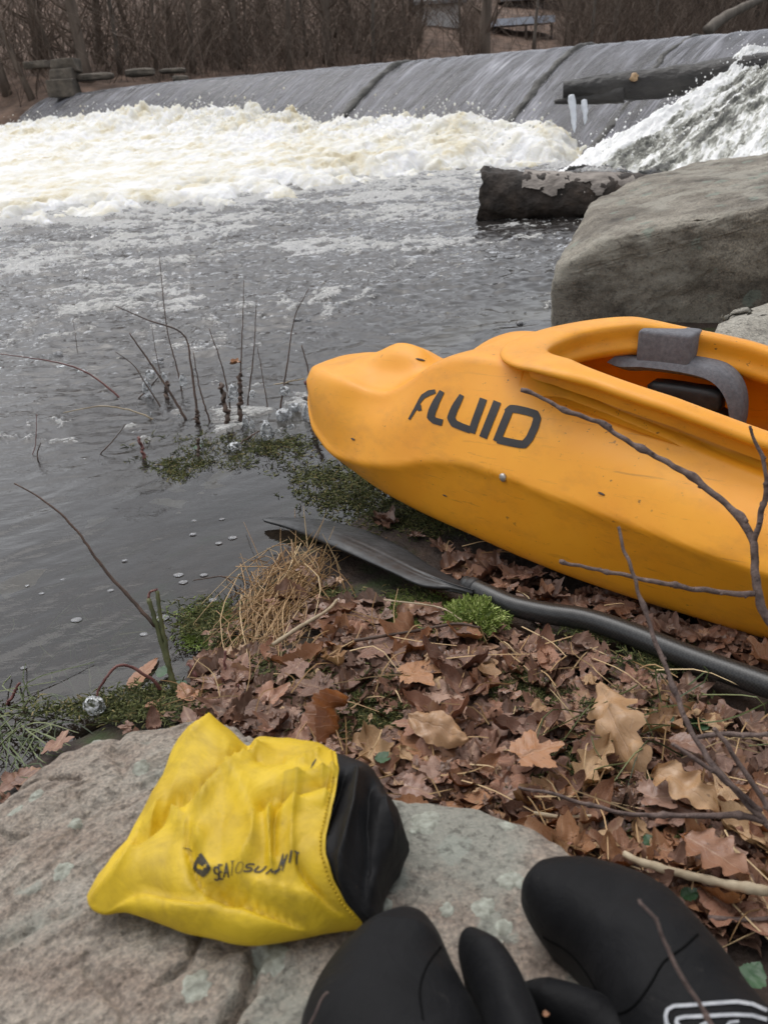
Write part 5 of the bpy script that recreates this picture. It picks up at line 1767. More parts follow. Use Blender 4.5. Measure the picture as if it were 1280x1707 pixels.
V, F, t_ = soft([(1130, 1770), (1080, 1715), (1020, 1684), (970, 1662), (925, 1648), (895, 1646), (868, 1655)], [(1090, 1860), (1030, 1800), (970, 1760), (930, 1735), (890, 1712), (868, 1690), (858, 1668)],
                MZ - 0.004, [(0, 0.030), (0.8, 0.026), (0.95, 0.016), (1, 0.0)], [(0, 0.035), (0.8, 0.03), (1, 0.0)], 80, 40, 2.1, mdisp(12))
build('thumb', V, F, MAT['neoprene'], mt2)
bvm = bvh_of(hand2)
bvl = bvh_of(hand1)
gzm = lambda X, Y: (860 + X / 3.048, 1430 + Y / 3.048)


def seam_on(name, path, bvh, mat, parent, r):
    P = []
    for x, y in smooth_path(np.column_stack([np.array(path, float), np.zeros(len(path))]), 60)[:, :2]:
        h = bvh.ray_cast(Vector(CAM), Vector(ray(x, y)).normalized())
        if h[0] is not None:
            P.append(np.array(h[0]))
    if len(P) > 4:
        build(name, *tube(np.array(P), r, 6), mat, parent)


seam_on('seam', [gzm(520, 792), gzm(565, 776), gzm(620, 730), (860 + 690 / 3.048, 1430 + 630 / 3.048), gzm(750, 530), gzm(850, 455), gzm(922, 388)], bvm, MAT['groove'], mt2, 0.0009)
seam_on('seam', [(735, 1578), (712, 1610), (700, 1650), (705, 1700)], bvl, MAT['groove'], mt, 0.0007)
seam_on('seam', [(905, 1562), (950, 1590), (985, 1635), (1005, 1680)], bvm, MAT['groove'], mt2, 0.0007)
strokes_on('emblem', [([gzm(*p) for p in ((1275, 775), (1200, 742), (1120, 730), (1000, 738), (880, 748), (800, 752), (768, 770), (758, 800), (762, 838), (790, 880), (840, 930))], 6), ([gzm(*p) for p in ((1275, 822), (1200, 800), (1100, 796), (960, 803), (850, 808), (818, 816), (812, 835), (840, 875), (880, 920))], 6),
                      ([gzm(*p) for p in ((990, 850), (960, 838), (935, 850), (960, 870))], 4), ([gzm(*p) for p in ((1130, 830), (1085, 835), (1060, 862))], 4)], bvm, MAT['silver'], mt2, 0.0012, 1.5)
bchip = gz(635, 1600, MZ + 0.05)


# ================================================================== LEAF LITTER
def leaf_mesh(kind, seed, curl=1.0):
    """a dry leaf about 1 unit long lying along +x; returns V, quads, uv"""
    R = np.random.default_rng(seed)
    if kind == 'maple':
        nth, nr = 61, 7
        th = np.linspace(-np.pi, np.pi, nth)
        lob = np.zeros(nth)
        for c, a, w in ((0, .62, .20), (1.05, .52, .19), (-1.05, .52, .19), (2.05, .33, .2), (-2.05, .33, .2)):
            x = np.abs(th - c) / w
            lob = np.maximum(lob, 0.30 + (a - 0.30) * np.maximum(0, 1 - x / 2.6) ** 1.0)
            for sgn in (-1, 1):
                x2 = np.abs(th - c - sgn * 0.26) / 0.10
                lob = np.maximum(lob, 0.30 + (a * 0.80 - 0.30) * np.maximum(0, 1 - x2 / 1.8))
        lob *= np.where(np.abs(th) > 2.7, 0.6, 1.0)
        lob *= 1 + 0.06 * R.normal(size=nth)
        lob[-1] = lob[0]
        rr = np.linspace(0, 1, nr)[:, None]
        X, Y = rr * lob * np.cos(th), rr * lob * np.sin(th)
        u, w = np.clip(X + 0.4, 0, 1), Y * 1.2
    else:
        nu, nv = 25, 9
        t = np.linspace(0, 1, nu)
        vv = np.linspace(-1, 1, nv)
        if kind == 'oak':
            b = 0.27 * np.sin(np.pi * np.clip(t * 1.04, 0, 1) ** 0.85) ** 0.55
            wl = b * (0.76 + 0.24 * np.cos(2 * np.pi * (t * 3.6 + 0.1)) + 0.05 * R.normal(size=nu))
            wr = b * (0.76 + 0.24 * np.cos(2 * np.pi * (t * 3.6 + 0.25)) + 0.05 * R.normal(size=nu))
        else:
            b = R.uniform(0.20, 0.28) * np.sin(np.pi * np.clip(t, 0, 1) ** 0.8) ** 0.8
            wl = b * (1 + 0.07 * R.normal(size=nu))
            wr = b * (1 + 0.07 * R.normal(size=nu))
        wl, wr = np.maximum(wl, 0.008), np.maximum(wr, 0.008)
        T_, V_ = np.meshgrid(t, vv, indexing='ij')
        Y = np.where(V_ > 0, V_ * wl[:, None], V_ * wr[:, None])
        X = T_ - 0.5 + 0.10 * np.abs(V_) * (kind == 'oak')
        u, w = T_, V_
    n0 = X.shape
    x, y = X.ravel(), Y.ravel()
    ky, kx = R.normal() * 1.0 * curl, R.normal() * 0.6 * curl
    if kind == 'maple':
        ky, kx = ky * 0.45, kx * 0.6
    z = 0.5 * ky * y * y * 2 + 0.5 * kx * x * x
    z += curl * 0.07 * noise3(xyz(x * 3.1 + seed, y * 4, seed * 0.7)) + curl * 0.05 * noise3(xyz(x * 8 + seed, y * 8, 1.0))
    edge = np.abs(w.ravel()) if kind != 'maple' else np.repeat(np.linspace(0, 1, n0[0]), n0[1])
    z += curl * R.uniform(-0.05, 0.12) * edge ** 3
    z -= 0.02 * np.exp(-(y / 0.02) ** 2)
    V = np.column_stack([x, y, z])
    return V, grid_faces(*n0), np.column_stack([u.ravel(), w.ravel()])


def rot3(R, tilt):
    az = R.random() * 2 * np.pi
    a, b = R.normal(size=2) * tilt
    ca, sa = math.cos(az), math.sin(az)
    Rz = np.array([[ca, -sa, 0], [sa, ca, 0], [0, 0, 1]])
    Rx = np.array([[1, 0, 0], [0, math.cos(a), -math.sin(a)], [0, math.sin(a), math.cos(a)]])
    Ry = np.array([[math.cos(b), 0, math.sin(b)], [0, 1, 0], [-math.sin(b), 0, math.cos(b)]])
    return Rz @ Rx @ Ry


def kayak_near(p):
    d = np.asarray(p[:2]) - KO[:2]
    s = d @ KA[:2] / KSC
    u = d @ KB[:2] / KSC
    wb = np.interp(s, KTAB[:, 0], KTAB[:, 1])
    return s > 0.1 and u > -wb + 0.03


pad_xy = np.vstack([sp[:, :2], rdg[:, :2], lo_e[:, :2], up_e[:, :2]])
LR = np.random.default_rng(21)


def litter_spot(R, on_top):
    while True:
        x, y = R.uniform(-60, 1340), R.uniform(870, 1560)
        p = on(x, y)
        d = look(_LS, p[0], p[1])
        if d < (0.035 if not on_top else 0.06) * (1 if x < 620 else 0.3):
            continue
        if sdf(p[0:1], p[1:2], ROCK)[0] > -0.012 + 0.03 * (not on_top):
            continue
        if kayak_near(p):
            continue
        if np.min(np.hypot(*(pad_xy - p[:2]).T)) < (0.075 if on_top else 0.045):
            continue
        if on_top and (((x - 795) / 55) ** 2 + ((y - 1032) / 55) ** 2 < 1 or ((x - 690) / 55) ** 2 + ((y - 1020) / 32) ** 2 < 1):
            continue
        if x < 315 and R.random() < 0.94:
            continue
        if x < 560 and y < 1100 and R.random() < 0.75:
            continue
        return x, y, p


mb = MB()
lib = [leaf_mesh(k, 100 + i, 0.8 + 0.5 * (i % 3)) for i, k in enumerate(['maple', 'oval', 'maple', 'oak', 'maple', 'oval', 'maple', 'oak', 'maple', 'maple'])]
for i in range(1450):
    x, y, p = litter_spot(LR, False)
    V, F, uv = lib[LR.integers(len(lib))]
    size = LR.uniform(0.04, 0.085)
    V = (V * size) @ rot3(LR, 0.14).T + p + np.array([0, 0, LR.uniform(0.004, 0.022)])
    mb.add(V, F, a=np.clip(LR.beta(2.0, 2.6), 0, 1), uv=uv)
# leaves on the ground beneath the kayak and along the far side of the shaft
tag(mb.build('leaf_litter', MAT['litter']), kind='stuff')

KINDS = [('maple', 'leaf_red', 'reddish brown lobed leaf lying on top of the leaf litter'), ('maple', 'leaf_pink', 'dull pinkish grey lobed leaf lying on top of the leaf litter'), ('oval', 'leaf_orange', 'orange brown oval leaf lying on top of the leaf litter'),
         ('oak', 'leaf_tan', 'tan wavy-edged leaf lying on top of the leaf litter'), ('maple', 'leaf_orange', 'orange brown lobed leaf lying on top of the leaf litter'), ('oval', 'leaf_red', 'reddish brown oval leaf lying on top of the leaf litter')]
leafbase = []
for i, (k, mname, lab) in enumerate(KINDS):
    for j in range(3):
        V, F, uv = leaf_mesh(k, 300 + 10 * i + j, 0.75 + 0.65 * j)
        o = build('fallen_leaf', V - np.array([0, 0, V[:, 2].min()]) * 0, F, MAT[mname], uv=uv)
        tag(o, lab, 'leaf', 'fallen leaves on the bank')
        leafbase.append(o)
wts = np.array([0.25, 0.29, 0.09, 0.13, 0.14, 0.10])
for n in range(290):
    if n < len(leafbase):
        o = leafbase[n]
    else:
        k = LR.choice(len(KINDS), p=wts)
        src = leafbase[3 * k + LR.integers(3)]
        o = src.copy()
        COL.objects.link(o)
    x, y, p = litter_spot(LR, True)
    size = LR.uniform(0.045, 0.105)
    R3 = rot3(LR, 0.16)
    M4 = Matrix([list(R3[r_] * size) + [float(p[r_] + (LR.uniform(0.018, 0.036) if r_ == 2 else 0))] for r_ in range(3)] + [[0, 0, 0, 1]])
    o.matrix_world = M4


def special_leaf(kind, seed, mat, p0, p1, lift, wide, curl, label, roll=0.0):
    """a single leaf from stalk pixel p0 to tip pixel p1"""
    a, b = on(*p0, lift[0]), on(*p1, lift[1])
    V, F, uv = leaf_mesh(kind, seed, curl)
    L = np.linalg.norm(b - a)
    X = (b - a) / L
    Y = np.cross([0, 0, 1.0], X)
    Y /= np.linalg.norm(Y)
    Z = np.cross(X, Y)
    Y, Z = Y * math.cos(roll) + Z * math.sin(roll), Z * math.cos(roll) - Y * math.sin(roll)
    P = (a + b) / 2 + L * (V[:, :1] * X + wide * V[:, 1:2] * Y + V[:, 2:] * Z)
    return tag(rebase(build('fallen_leaf', P, F, mat, uv=uv)), label, 'leaf', 'fallen leaves on the bank')


special_leaf('oak', 901, MAT['leaf_tan'], (990, 1125), (1048, 1262), (0.075, 0.06), 1.0, 1.5, 'long curled tan leaf below the paddle shaft, largest pale leaf of the bank', 0.5)
special_leaf('oval', 902, MAT['leaf_tan'], (680, 1190), (782, 1236), (0.065, 0.06), 1.1, 1.6, 'pale curled leaf with scalloped edge near the black end of the bag', 0.3)
special_leaf('oak', 903, MAT['leaf_orange'], (1130, 1385), (1240, 1450), (0.065, 0.065), 1.5, 0.4, 'deeply lobed flat brown leaf above the pale stick', 0.0)
special_leaf('maple', 904, MAT['leaf_orange'], (830, 1270), (930, 1240), (0.06, 0.06), 1.0, 0.6, 'broad orange brown lobed leaf midway between bag and paddle shaft')
special_leaf('oval', 905, MAT['leaf_pink'], (1115, 1225), (1180, 1255), (0.05, 0.05), 1.1, 1.0, 'small pink leaf at the right below the thin hanging branch')
special_leaf('oval', 906, MAT['leaf_orange'], (578, 1160), (545, 1245), (0.06, 0.03), 0.8, 2.0, 'upright curled orange brown leaf just behind the yellow bag', 0.9)
special_leaf('oak', 907, MAT['leaf_tan'], (1075, 1275), (1190, 1335), (0.065, 0.07), 1.1, 1.3, 'large pale tan leaf at the right edge under the bare branch', 0.2)
special_leaf('maple', 908, MAT['leaf_pink'], (1040, 1330), (1140, 1325), (0.04, 0.045), 1.0, 0.8, 'mottled dull brown broad leaf touching the pale tan leaf at right')
special_leaf('maple', 909, MAT['leaf_pink'], (650, 1300), (720, 1325), (0.05, 0.035), 1.1, 0.9, 'pale pinkish curled leaf between the bag end and the flat rock edge')
special_leaf('oval', 910, MAT['leaf_orange'], (212, 1150), (264, 1095), (0.004, 0.006), 0.7, 0.15, 'flat orange leaf afloat at the water edge beside the green stems')
special_leaf('maple', 911, MAT['leaf_red'], (410, 1190), (480, 1150), (0.02, 0.03), 1.0, 0.8, 'wet dark red leaf at the back edge of the flat rock')
special_leaf('maple', 912, MAT['leaf_red'], (20, 1320), (60, 1285), (0.012, 0.014), 1.0, 0.5, 'wet dark leaf at the far left beside the flat rock')
special_leaf('oval', 913, MAT['leaf_orange'], (322, 1165), (300, 1140), (0.03, 0.03), 1.0, 1.0, 'small bright orange leaf at the foot of the green stems')


# ================================================================== MOSS, GRASS, STEMS
def blades(mb, c, n, spread, L, R, lean=0.5, r0=0.0012, seg=3, up=1.0, tone=(0, 1), flat=None):
    for _ in range(n):
        o = np.array([*(R.normal(size=2) * spread), 0])
        p = c + o
        if flat is not None:
            p[2] = flat(p)
        l_ = L * R.uniform(0.5, 1.2)
        d = np.array([*(R.normal(size=2) * lean), up])
        d /= np.linalg.norm(d)
        q = np.array([p + d * l_ * k / (seg - 1) + np.array([0, 0, -0.25 * l_ * lean * (k / (seg - 1)) ** 2]) for k in range(seg)])
        mb.add(*tube(q, np.linspace(r0, r0 * 0.3, seg), 3, False), a=R.uniform(*tone))


GR = np.random.default_rng(5)
gflat = lambda p: max(look(_LZ, p[0], p[1]), -0.004)
# moss along the water's edge: one uncountable mass
mb = MB()
for cx, cy, sx, sy, n in ((205, 1200, 70, 10, 520), (260, 1175, 40, 8, 200), (345, 1045, 28, 22, 260), (410, 745, 70, 14, 420), (330, 775, 60, 9, 200), (300, 790, 14, 8, 120), (600, 800, 60, 18, 480), (660, 850, 60, 22, 620), (560, 830, 40, 12, 200), (720, 870, 40, 16, 260), (520, 790, 30, 10, 120),
                          (610, 1225, 55, 20, 240), (860, 1165, 26, 16, 170), (1095, 1120, 34, 14, 220), (1120, 1210, 40, 22, 120), (690, 1020, 30, 16, 330), (1000, 1075, 40, 8, 120), (560, 1000, 22, 8, 60), (960, 1300, 80, 40, 150), (640, 1180, 60, 26, 160), (1010, 1220, 24, 30, 160), (900, 1185, 34, 12, 160), (650, 1215, 36, 12, 160), (1120, 1400, 40, 26, 120), (480, 1130, 50, 20, 90)):
    for _ in range(int(n * 0.7)):
        x, y = cx + GR.normal() * sx * 0.85, cy + GR.normal() * sy * 0.8
        c = on(x, y)
        c[2] = max(gflat(c), 0.001) + (0.022 if y > 1060 else 0.012 if y > 950 else 0.0)
        k = GR.integers(4, 8)
        blades(mb, c, k, 0.009, 0.014 if y > 780 else 0.022, GR, 1.1, 0.0015, 3, 0.6, (0.0, 1.0))
tag(mb.build('moss', MAT['moss'], smooth=False), kind='stuff')
mb = MB()
iv, if_ = ico(3)
c = on(795, 1035, 0.018)
dome = iv * np.array([0.050, 0.046, 0.032])
dome = dome * (1 + 0.45 * fbm(iv * 2.2, 3))[:, None] + c
mb.add(dome, T=if_, a=0.12)
for _ in range(3800):
    d = GR.normal(size=3)
    d[2] = abs(d[2])
    d /= np.linalg.norm(d)
    p = c + d * np.array([0.049, 0.045, 0.031]) * (1 + 0.45 * fbm(d[None] * 2.2, 3)[0])
    e = d + GR.normal(size=3) * 1.5
    mb.add(*tube(np.array([p - d * 0.004, p + e * 0.0013, p + e * 0.0026]), [0.0012, 0.0013, 0.0008], 3, False), a=GR.beta(2.2, 2.0))
tag(rebase(mb.build('moss_clump', MAT['brightmoss'], smooth=False)), 'bright green mound of moss beside the paddle throat', 'moss')
mb = MB()
for _ in range(420):
    x, y = 690 + GR.normal() * 32, 1022 + GR.normal() * 15
    blades(mb, on(x, y, 0.012), 6, 0.007, 0.010, GR, 1.2, 0.0012, 3, 0.8, (0.0, 0.65))
tag(rebase(mb.build('moss_clump', MAT['brightmoss'], smooth=False)), 'flatter green moss cushion left of the bright mound', 'moss')
mb = MB()
for _ in range(340):
    x, y = 348 + GR.normal() * 24, 1042 + GR.normal() * 17
    blades(mb, on(x, y, 0.004), 6, 0.008, 0.013, GR, 1.2, 0.0012, 3, 0.7, (0.0, 0.6))
tag(rebase(mb.build('moss_clump', MAT['brightmoss'], smooth=False)), 'wet green moss clump in the water left of the dry grass tuft', 'moss')

# tuft of dead grass hanging to the water
mb = MB()
for i in range(250):
    b0 = on(484 + GR.normal() * 42, 985 + GR.normal() * 36, 0.012)
    f = GR.random()
    b0 = b0 + np.array([*(GR.normal(size=2) * 0.015), 0])
    e = on(*((412 + GR.normal() * 40, 1060 + GR.normal() * 42) if f < 0.75 else (500 + GR.normal() * 50, 935 + GR.normal() * 30)), 0.012)
    h_ = GR.uniform(0.002, 0.024)
    md = (b0 + e) / 2 + np.array([*(GR.normal(size=2) * 0.022), h_])
    q = smooth_path([b0, md, e + GR.normal(size=3) * 0.006], 7)
    mb.add(*tube(q, np.linspace(0.0012, 0.0005, 7), 3, False), a=GR.beta(1.6, 2.6))
for i in range(26):
    b0 = on(520 + GR.normal() * 22, 960 + GR.normal() * 25, 0.01)
    blades(mb, b0, 1, 0.002, 0.09, GR, 0.5, 0.0014, 5, 0.9, (0.4, 1.0))
tag(rebase(mb.build('dry_grass_tuft', MAT['straw'], smooth=False)), 'matted tuft of dead tan grass overhanging the water edge', 'grass tuft')
# crumbs and torn bits of leaf between the leaves
mb = MB()
bit = leaf_mesh('maple', 77, 1.6)
for i in range(900):
    x, y, p = litter_spot(GR, False)
    V = (bit[0] * GR.uniform(0.008, 0.028) * np.array([1, GR.uniform(0.4, 1), 1])) @ rot3(GR, 0.5).T + p + np.array([0, 0, GR.uniform(0.012, 0.04)])
    mb.add(V, bit[1], a=np.clip(GR.beta(1.6, 1.6), 0, 1), uv=bit[2])
tag(mb.build('leaf_crumbs', MAT['litter']), kind='stuff')
# loose straws and pine needles in the litter
mb = MB()
for i in range(240):
    x, y, p = litter_spot(LR, False)
    d = GR.normal(size=2)
    d /= np.linalg.norm(d)
    L = GR.uniform(0.03, 0.13)
    q0 = p + np.array([0, 0, GR.uniform(0.02, 0.045)])
    q = smooth_path([q0, q0 + np.array([*(d * L / 2), GR.uniform(-0.004, 0.016)]), q0 + np.array([*(d * L + GR.normal(size=2) * 0.012), GR.uniform(-0.012, 0.01)])], 6)
    mb.add(*tube(q, np.linspace(0.0012, 0.0007, 6), 3, False), a=GR.beta(2.5, 1.6))
tag(mb.build('straw_litter', MAT['straw'], smooth=False), kind='stuff')
# green grass strands trailing in the shallows
mb = MB()
for i in range(150):
    if i < 62:
        p = on(30 + GR.normal() * 45, 1215 + GR.normal() * 30, 0.004)
        d = np.array([GR.normal() * 0.6 + 0.3, -0.8 + GR.normal() * 0.5])
        hh_ = 0.014
    elif i < 130:
        p = on(*((170 + GR.normal() * 70, 1080 + GR.normal() * 40)), 0.0)
        p[2] = -0.008
        d = np.array([GR.normal() * 0.7 - 0.5, GR.normal() * 0.7])
        hh_ = 0.004
    else:
        p = on(1090 + GR.normal() * 60, 1200 + GR.normal() * 50, 0.03)
        d = GR.normal(size=2)
        hh_ = 0.03
    d /= np.linalg.norm(d)
    L = GR.uniform(0.05, 0.14)
    q = smooth_path([p, p + np.array([*(d * L * 0.5 + GR.normal(size=2) * 0.02), hh_]), p + np.array([*(d * L + GR.normal(size=2) * 0.02), 0])], 8)
    mb.add(*tube(q, np.linspace(0.0014, 0.0007, 8), 3, False), a=GR.random())
tag(mb.build('grass', MAT['grass'], smooth=False), kind='stuff')
# small green leaves
for i, (x, y, L, az, lab) in enumerate(((272, 1118, 0.03, 1.2, 'small dark green leaf left of the green stems at the shore'), (300, 1142, 0.03, -0.4, 'small green leaf at the foot of the green stems'), (1112, 1202, 0.024, 0.5, 'round green leaf under the hanging branch, left one of two'), (1165, 1205, 0.03, 2.5, 'dark green leaf under the hanging branch, right one of two'),
                                        (1085, 1405, 0.026, 1.9, 'dark green leaf near the pale stick in the litter'), (1150, 1490, 0.022, 0.2, 'small green leaf just below the pale stick'), (1120, 1500, 0.018, 3.0, 'tiny green leaf between the pale stick and the mitten'), (1255, 1625, 0.03, 0.8, 'green leaf by the right edge next to the mitten'),
                                        (640, 1262, 0.026, 0.1, 'dark green leaf behind the black end of the bag'), (330, 745, 0.028, 0.7, 'green leaf in the wet moss beside the ice-coated stems'))):
    p = on(x, y, 0.032 if y > 1150 else 0.012)
    V, F, uv = leaf_mesh('oval', 700 + i, 0.4)
    ca, sa = math.cos(az), math.sin(az)
    V = V * L * np.array([1, 1.7, 1])
    V = np.column_stack([V[:, 0] * ca - V[:, 1] * sa, V[:, 0] * sa + V[:, 1] * ca, V[:, 2] + 0.15 * V[:, 0]]) + p
    tag(rebase(build('green_leaf', V, F, MAT['greenleaf'], uv=uv)), lab, 'leaf', 'green leaves on the bank')

# ------------------------------------------------------------------ stems standing in the shallow water
z1 = lambda pts: [zx(X, Y, 60, 430, 2.56) for X, Y in pts]


def stem(px_path, r0, r1, mat, name, label, base_h=-0.03, lean=0.0, node=0.25, group='bare stems in the shallow water', cat='stem'):
    b0 = on(*px_path[0], 0.0)
    d0 = pix(b0)[2]
    P = [b0 + np.array([0, 0, base_h])] + [b0] + [at(x, y, d0 + lean * (i + 1)) for i, (x, y) in enumerate(px_path[1:])]
    n_ = 26
    q = smooth_path(P, n_)
    node = node if r0 < 0.005 else 0.1
    rr = np.linspace(r0, r1, n_) * (1 + node * np.maximum(0, noise3(xyz(np.arange(n_) * 0.9, 0.3 * np.ones(n_), float(px_path[0][0]) * 0.13))))
    q[1:-1] += GR.normal(size=(n_ - 2, 3)) * r1 * 0.5
    V, F = tube(q, rr, 7)
    o = build(name, V, F, mat)
    return tag(rebase(o), label, cat, group)


STEMS = [(z1([(640, 690), (570, 570), (470, 420), (400, 320)]), .005, .002, 'stem', 'long leaning brown stem rising left of the bent stem in the water'), (z1([(695, 710), (660, 450), (628, 325), (480, 265), (340, 205)]), .0045, .0012, 'stem', 'brown stem snapped over so its top half points left'),
         (z1([(742, 700), (700, 560), (672, 400)]), .003, .0012, 'stem', 'thin straight stem close right of the snapped stem'), (z1([(535, 640), (470, 540), (420, 460), (340, 400)]), .003, .001, 'stem', 'slim leaning stem with hanging ice, leftmost of the icy group'),
         (z1([(625, 580), (605, 480), (560, 300), (540, 120), (528, -10)]), .0028, .001, 'stem', 'tallest thin stem reaching up toward the foam'), (z1([(825, 720), (803, 610), (788, 538)]), .008, .007, 'stem', 'short thick broken stub in the middle of the stems'),
         (z1([(832, 660), (800, 480), (740, 300)]), .003, .0013, 'stem', 'dark stem leaning left from beside the thick stub'), (z1([(868, 600), (880, 350), (888, 95)]), .003, .001, 'stem', 'upright thin stem passing behind the tiny brown leaf'),
         (z1([(902, 640), (930, 400), (941, 180)]), .003, .001, 'stem', 'upright thin stem right of the tiny brown leaf'), (z1([(1045, 640), (1078, 420), (1105, 250), (1166, 130)]), .003, .0012, 'stem', 'tall arching stem whose tip curves right near the kayak'),
         (z1([(990, 640), (958, 450), (945, 380)]), .002, .001, 'stem', 'short faint stem between the upright stems and the arching stem'), (z1([(876, 700), (873, 590), (872, 490)]), .008, .0065, 'stem', 'thick dark broken stub under the tiny brown leaf'),
         (z1([(1178, 572), (1160, 470), (1134, 372)]), .003, .002, 'stem', 'dark stem slanting up beside the kayak bow'), (z1([(1188, 770), (1192, 700), (1202, 636)]), .008, .006, 'stem', 'thick dark stub nearest the kayak bow'), (z1([(1176, 592), (1160, 560), (1150, 530)]), .006, .005, 'redstem', 'short reddish stub touching the kayak bow'),
         (z1([(368, 606), (220, 490), (60, 440), (-150, 410)]), .0038, .0012, 'redstem', 'long red cane arching left low over the water with ice along it'), (z1([(505, 692), (400, 650), (280, 632), (120, 660)]), .003, .0012, 'stick', 'pale dead cane bending left just above the water'),
         (z1([(465, 858), (452, 810), (436, 764)]), .0055, .004, 'redstem', 'short reddish stub standing alone left of the floating moss'), (z1([(698, 850), (692, 810), (696, 772)]), .005, .004, 'stem', 'short dark stub in the floating moss'), (z1([(918, 560), (1000, 545), (1060, 532), (1146, 514)]), .003, .002, 'stick', 'pale stick lying level against the kayak bow'),
         (z1([(845, 812), (880, 785), (955, 738)]), .003, .002, 'stem', 'dark twig slanting over the floating moss'), (z1([(275, 842), (330, 780), (386, 708)]), .0022, .001, 'stem', 'thin twig slanting right, left of the short reddish stub'), (z1([(12, 872), (8, 830), (22, 788)]), .0025, .0012, 'stem', 'thin short stem at the far left in the shallows'),
         (z1([(432, 610), (470, 570), (522, 512)]), .0026, .0018, 'stem', 'dark twig crossing the icy stems at the left'), (z1([(532, 490), (510, 390), (494, 280)]), .0016, .0008, 'stem', 'faint hair-thin stem behind the leaning stem'), (z1([(178, 400), (170, 330), (158, 262)]), .0014, .0008, 'stem', 'faint thin stem alone at the left before the foam bubbles'),
         ([(395, 985), (375, 962), (322, 968)], .002, .001, 'stem', 'dark hooked twig in the water left of the grass tuft'), (z1([(690, 900), (560, 930), (420, 985), (300, 1010)]), .003, .002, 'stem', 'long dark twig lying just under the water surface'), (z1([(565, 610), (556, 570), (560, 530)]), .007, .006, 'stem', 'short thick stub at the foot of the leaning stem'),
         (z1([(690, 712), (686, 680), (688, 645)]), .007, .006, 'stem', 'short thick stub at the foot of the snapped stem'), ([(55, 760), (60, 740), (62, 690)], .0014, .0008, 'redstem', 'hair-thin red stem at the far left edge of the shallows')]
for path, r0, r1, mk, lab in STEMS:
    stem(path, r0, r1, MAT[mk], 'dry_cane', lab)
p = at(*z1([(845, 450)])[0], pix(on(*z1([(870, 600)])[0]))[2])
V, F, uv = leaf_mesh('maple', 555, 1.6)
tag(rebase(build('dry_leaf', V * 0.05 + p, F, MAT['leaf_orange'], uv=uv)), 'tiny curled brown leaf still hanging on an upright stem over the water', 'leaf')


def ice_blob(px_, py_, rx_, ry_, d, label, group='ice on the bare stems', sub=3, mat='ice', stretch=1.0, seed=0):
    v, f = ico(sub)
    c = at(px_, py_, d)
    k = d / FPX
    V = v * np.array([rx_ * k, rx_ * k * 0.8, ry_ * k])
    V = V * (1 + 0.22 * fbm(v * 1.8 + seed, 3))[:, None]
    V[:, 0] *= 1 + 0.35 * v[:, 2] * -1 * (ry_ > rx_ * 1.3)
    return tag(rebase(build('ice_drop', V + c, f, MAT[mat])), label, 'ice', group)


ICE = ((475, 555, 20, 34), (490, 497, 20, 17), (628, 522, 17, 24), (550, 512, 12, 22), (842, 575, 22, 34), (834, 606, 16, 8), (880, 598, 10, 8), (893, 700, 13, 25), (922, 708, 11, 18), (925, 580, 14, 16), (1062, 568, 22, 18), (1058, 668, 34, 24), (1102, 638, 26, 17), (1158, 660, 22, 36), (985, 735, 26, 38), (610, 675, 9, 7),
       (680, 478, 9, 9), (848, 803, 30, 14), (980, 768, 14, 10), (1030, 742, 14, 9), (708, 790, 7, 22), (485, 665, 9, 8), (1088, 720, 16, 9), (198, 484, 22, 7), (110, 462, 22, 6))
for i, (X, Y, a, b_) in enumerate(ICE):
    x, y = zx(X, Y, 60, 430, 2.56)
    base = on(*zx(X, max(Y + 30, 610 if X < 700 else 660), 60, 430, 2.56))
    ice_blob(x, y, a / 2.5, b_ / 2.1, pix(base)[2], 'clear blob of ice frozen on the bare stems over the water', seed=i * 3.1)

# green-stemmed shrub at the back edge of the rock
shr = thing('shore_shrub', 'small green-stemmed shrub rooted behind the flat rock, one twig drooping left', 'shrub', on(298, 1165))
d0 = pix(on(298, 1168))[2]
for path, r0, r1, mk in (([(300, 1172), (278, 1100), (262, 1045), (248, 998)], .0046, .0034, 'greenstem'), ([(292, 1168), (279, 1090), (268, 1030), (262, 985)], .0042, .003, 'greenstem'), ([(259, 1044), (222, 1002), (185, 962), (150, 915), (118, 872), (70, 832), (25, 806)], .0032, .0011, 'stem'),
                         ([(248, 1000), (250, 988), (262, 982)], .0022, .0016, 'redstem'), ([(280, 1178), (262, 1140), (240, 1124), (215, 1110), (193, 1112), (172, 1138), (164, 1152), (162, 1164)], .0032, .0018, 'redstem')):
    q = smooth_path([at(x, y, d0 - (0.05 * min(1, i / 5) if len(path) == 8 else 0)) for i, (x, y) in enumerate(path)], 34)
    q[1:-1] += GR.normal(size=(32, 3)) * 0.0005
    rr = np.linspace(r0, r1, 34) * (1 + 0.35 * np.maximum(0, noise3(xyz(np.arange(34) * 0.8, 0.2 * np.ones(34), path[0][0] * 0.1))))
    build('branch', *tube(q, rr, 8), MAT[mk], shr)
ice_blob(158, 1176, 18, 17, d0 - 0.05, 'round clear ice ball hanging from the drooping twig behind the rock', 'ice balls', 4, seed=40)
for i, (path, r0, lab) in enumerate(((((343, 1165), (330, 1135), (314, 1106)), .004, 'short brown stub right of the green stems behind the rock'), (((372, 1160), (374, 1120), (376, 1085)), .0035, 'upright thin brown stub by the wet leaves behind the rock'), (((402, 1190), (398, 1165), (398, 1140)), .003, 'shortest brown stub at the back edge of the rock'),
                                      (((12, 1175), (22, 1160), (34, 1138)), .0035, 'dark forked stub in the shallows at the far left'))):
    stem(list(path), r0, r0 * 0.6, MAT['redstem'], 'twig_stub', lab, group='stubs behind the flat rock', cat='stub')

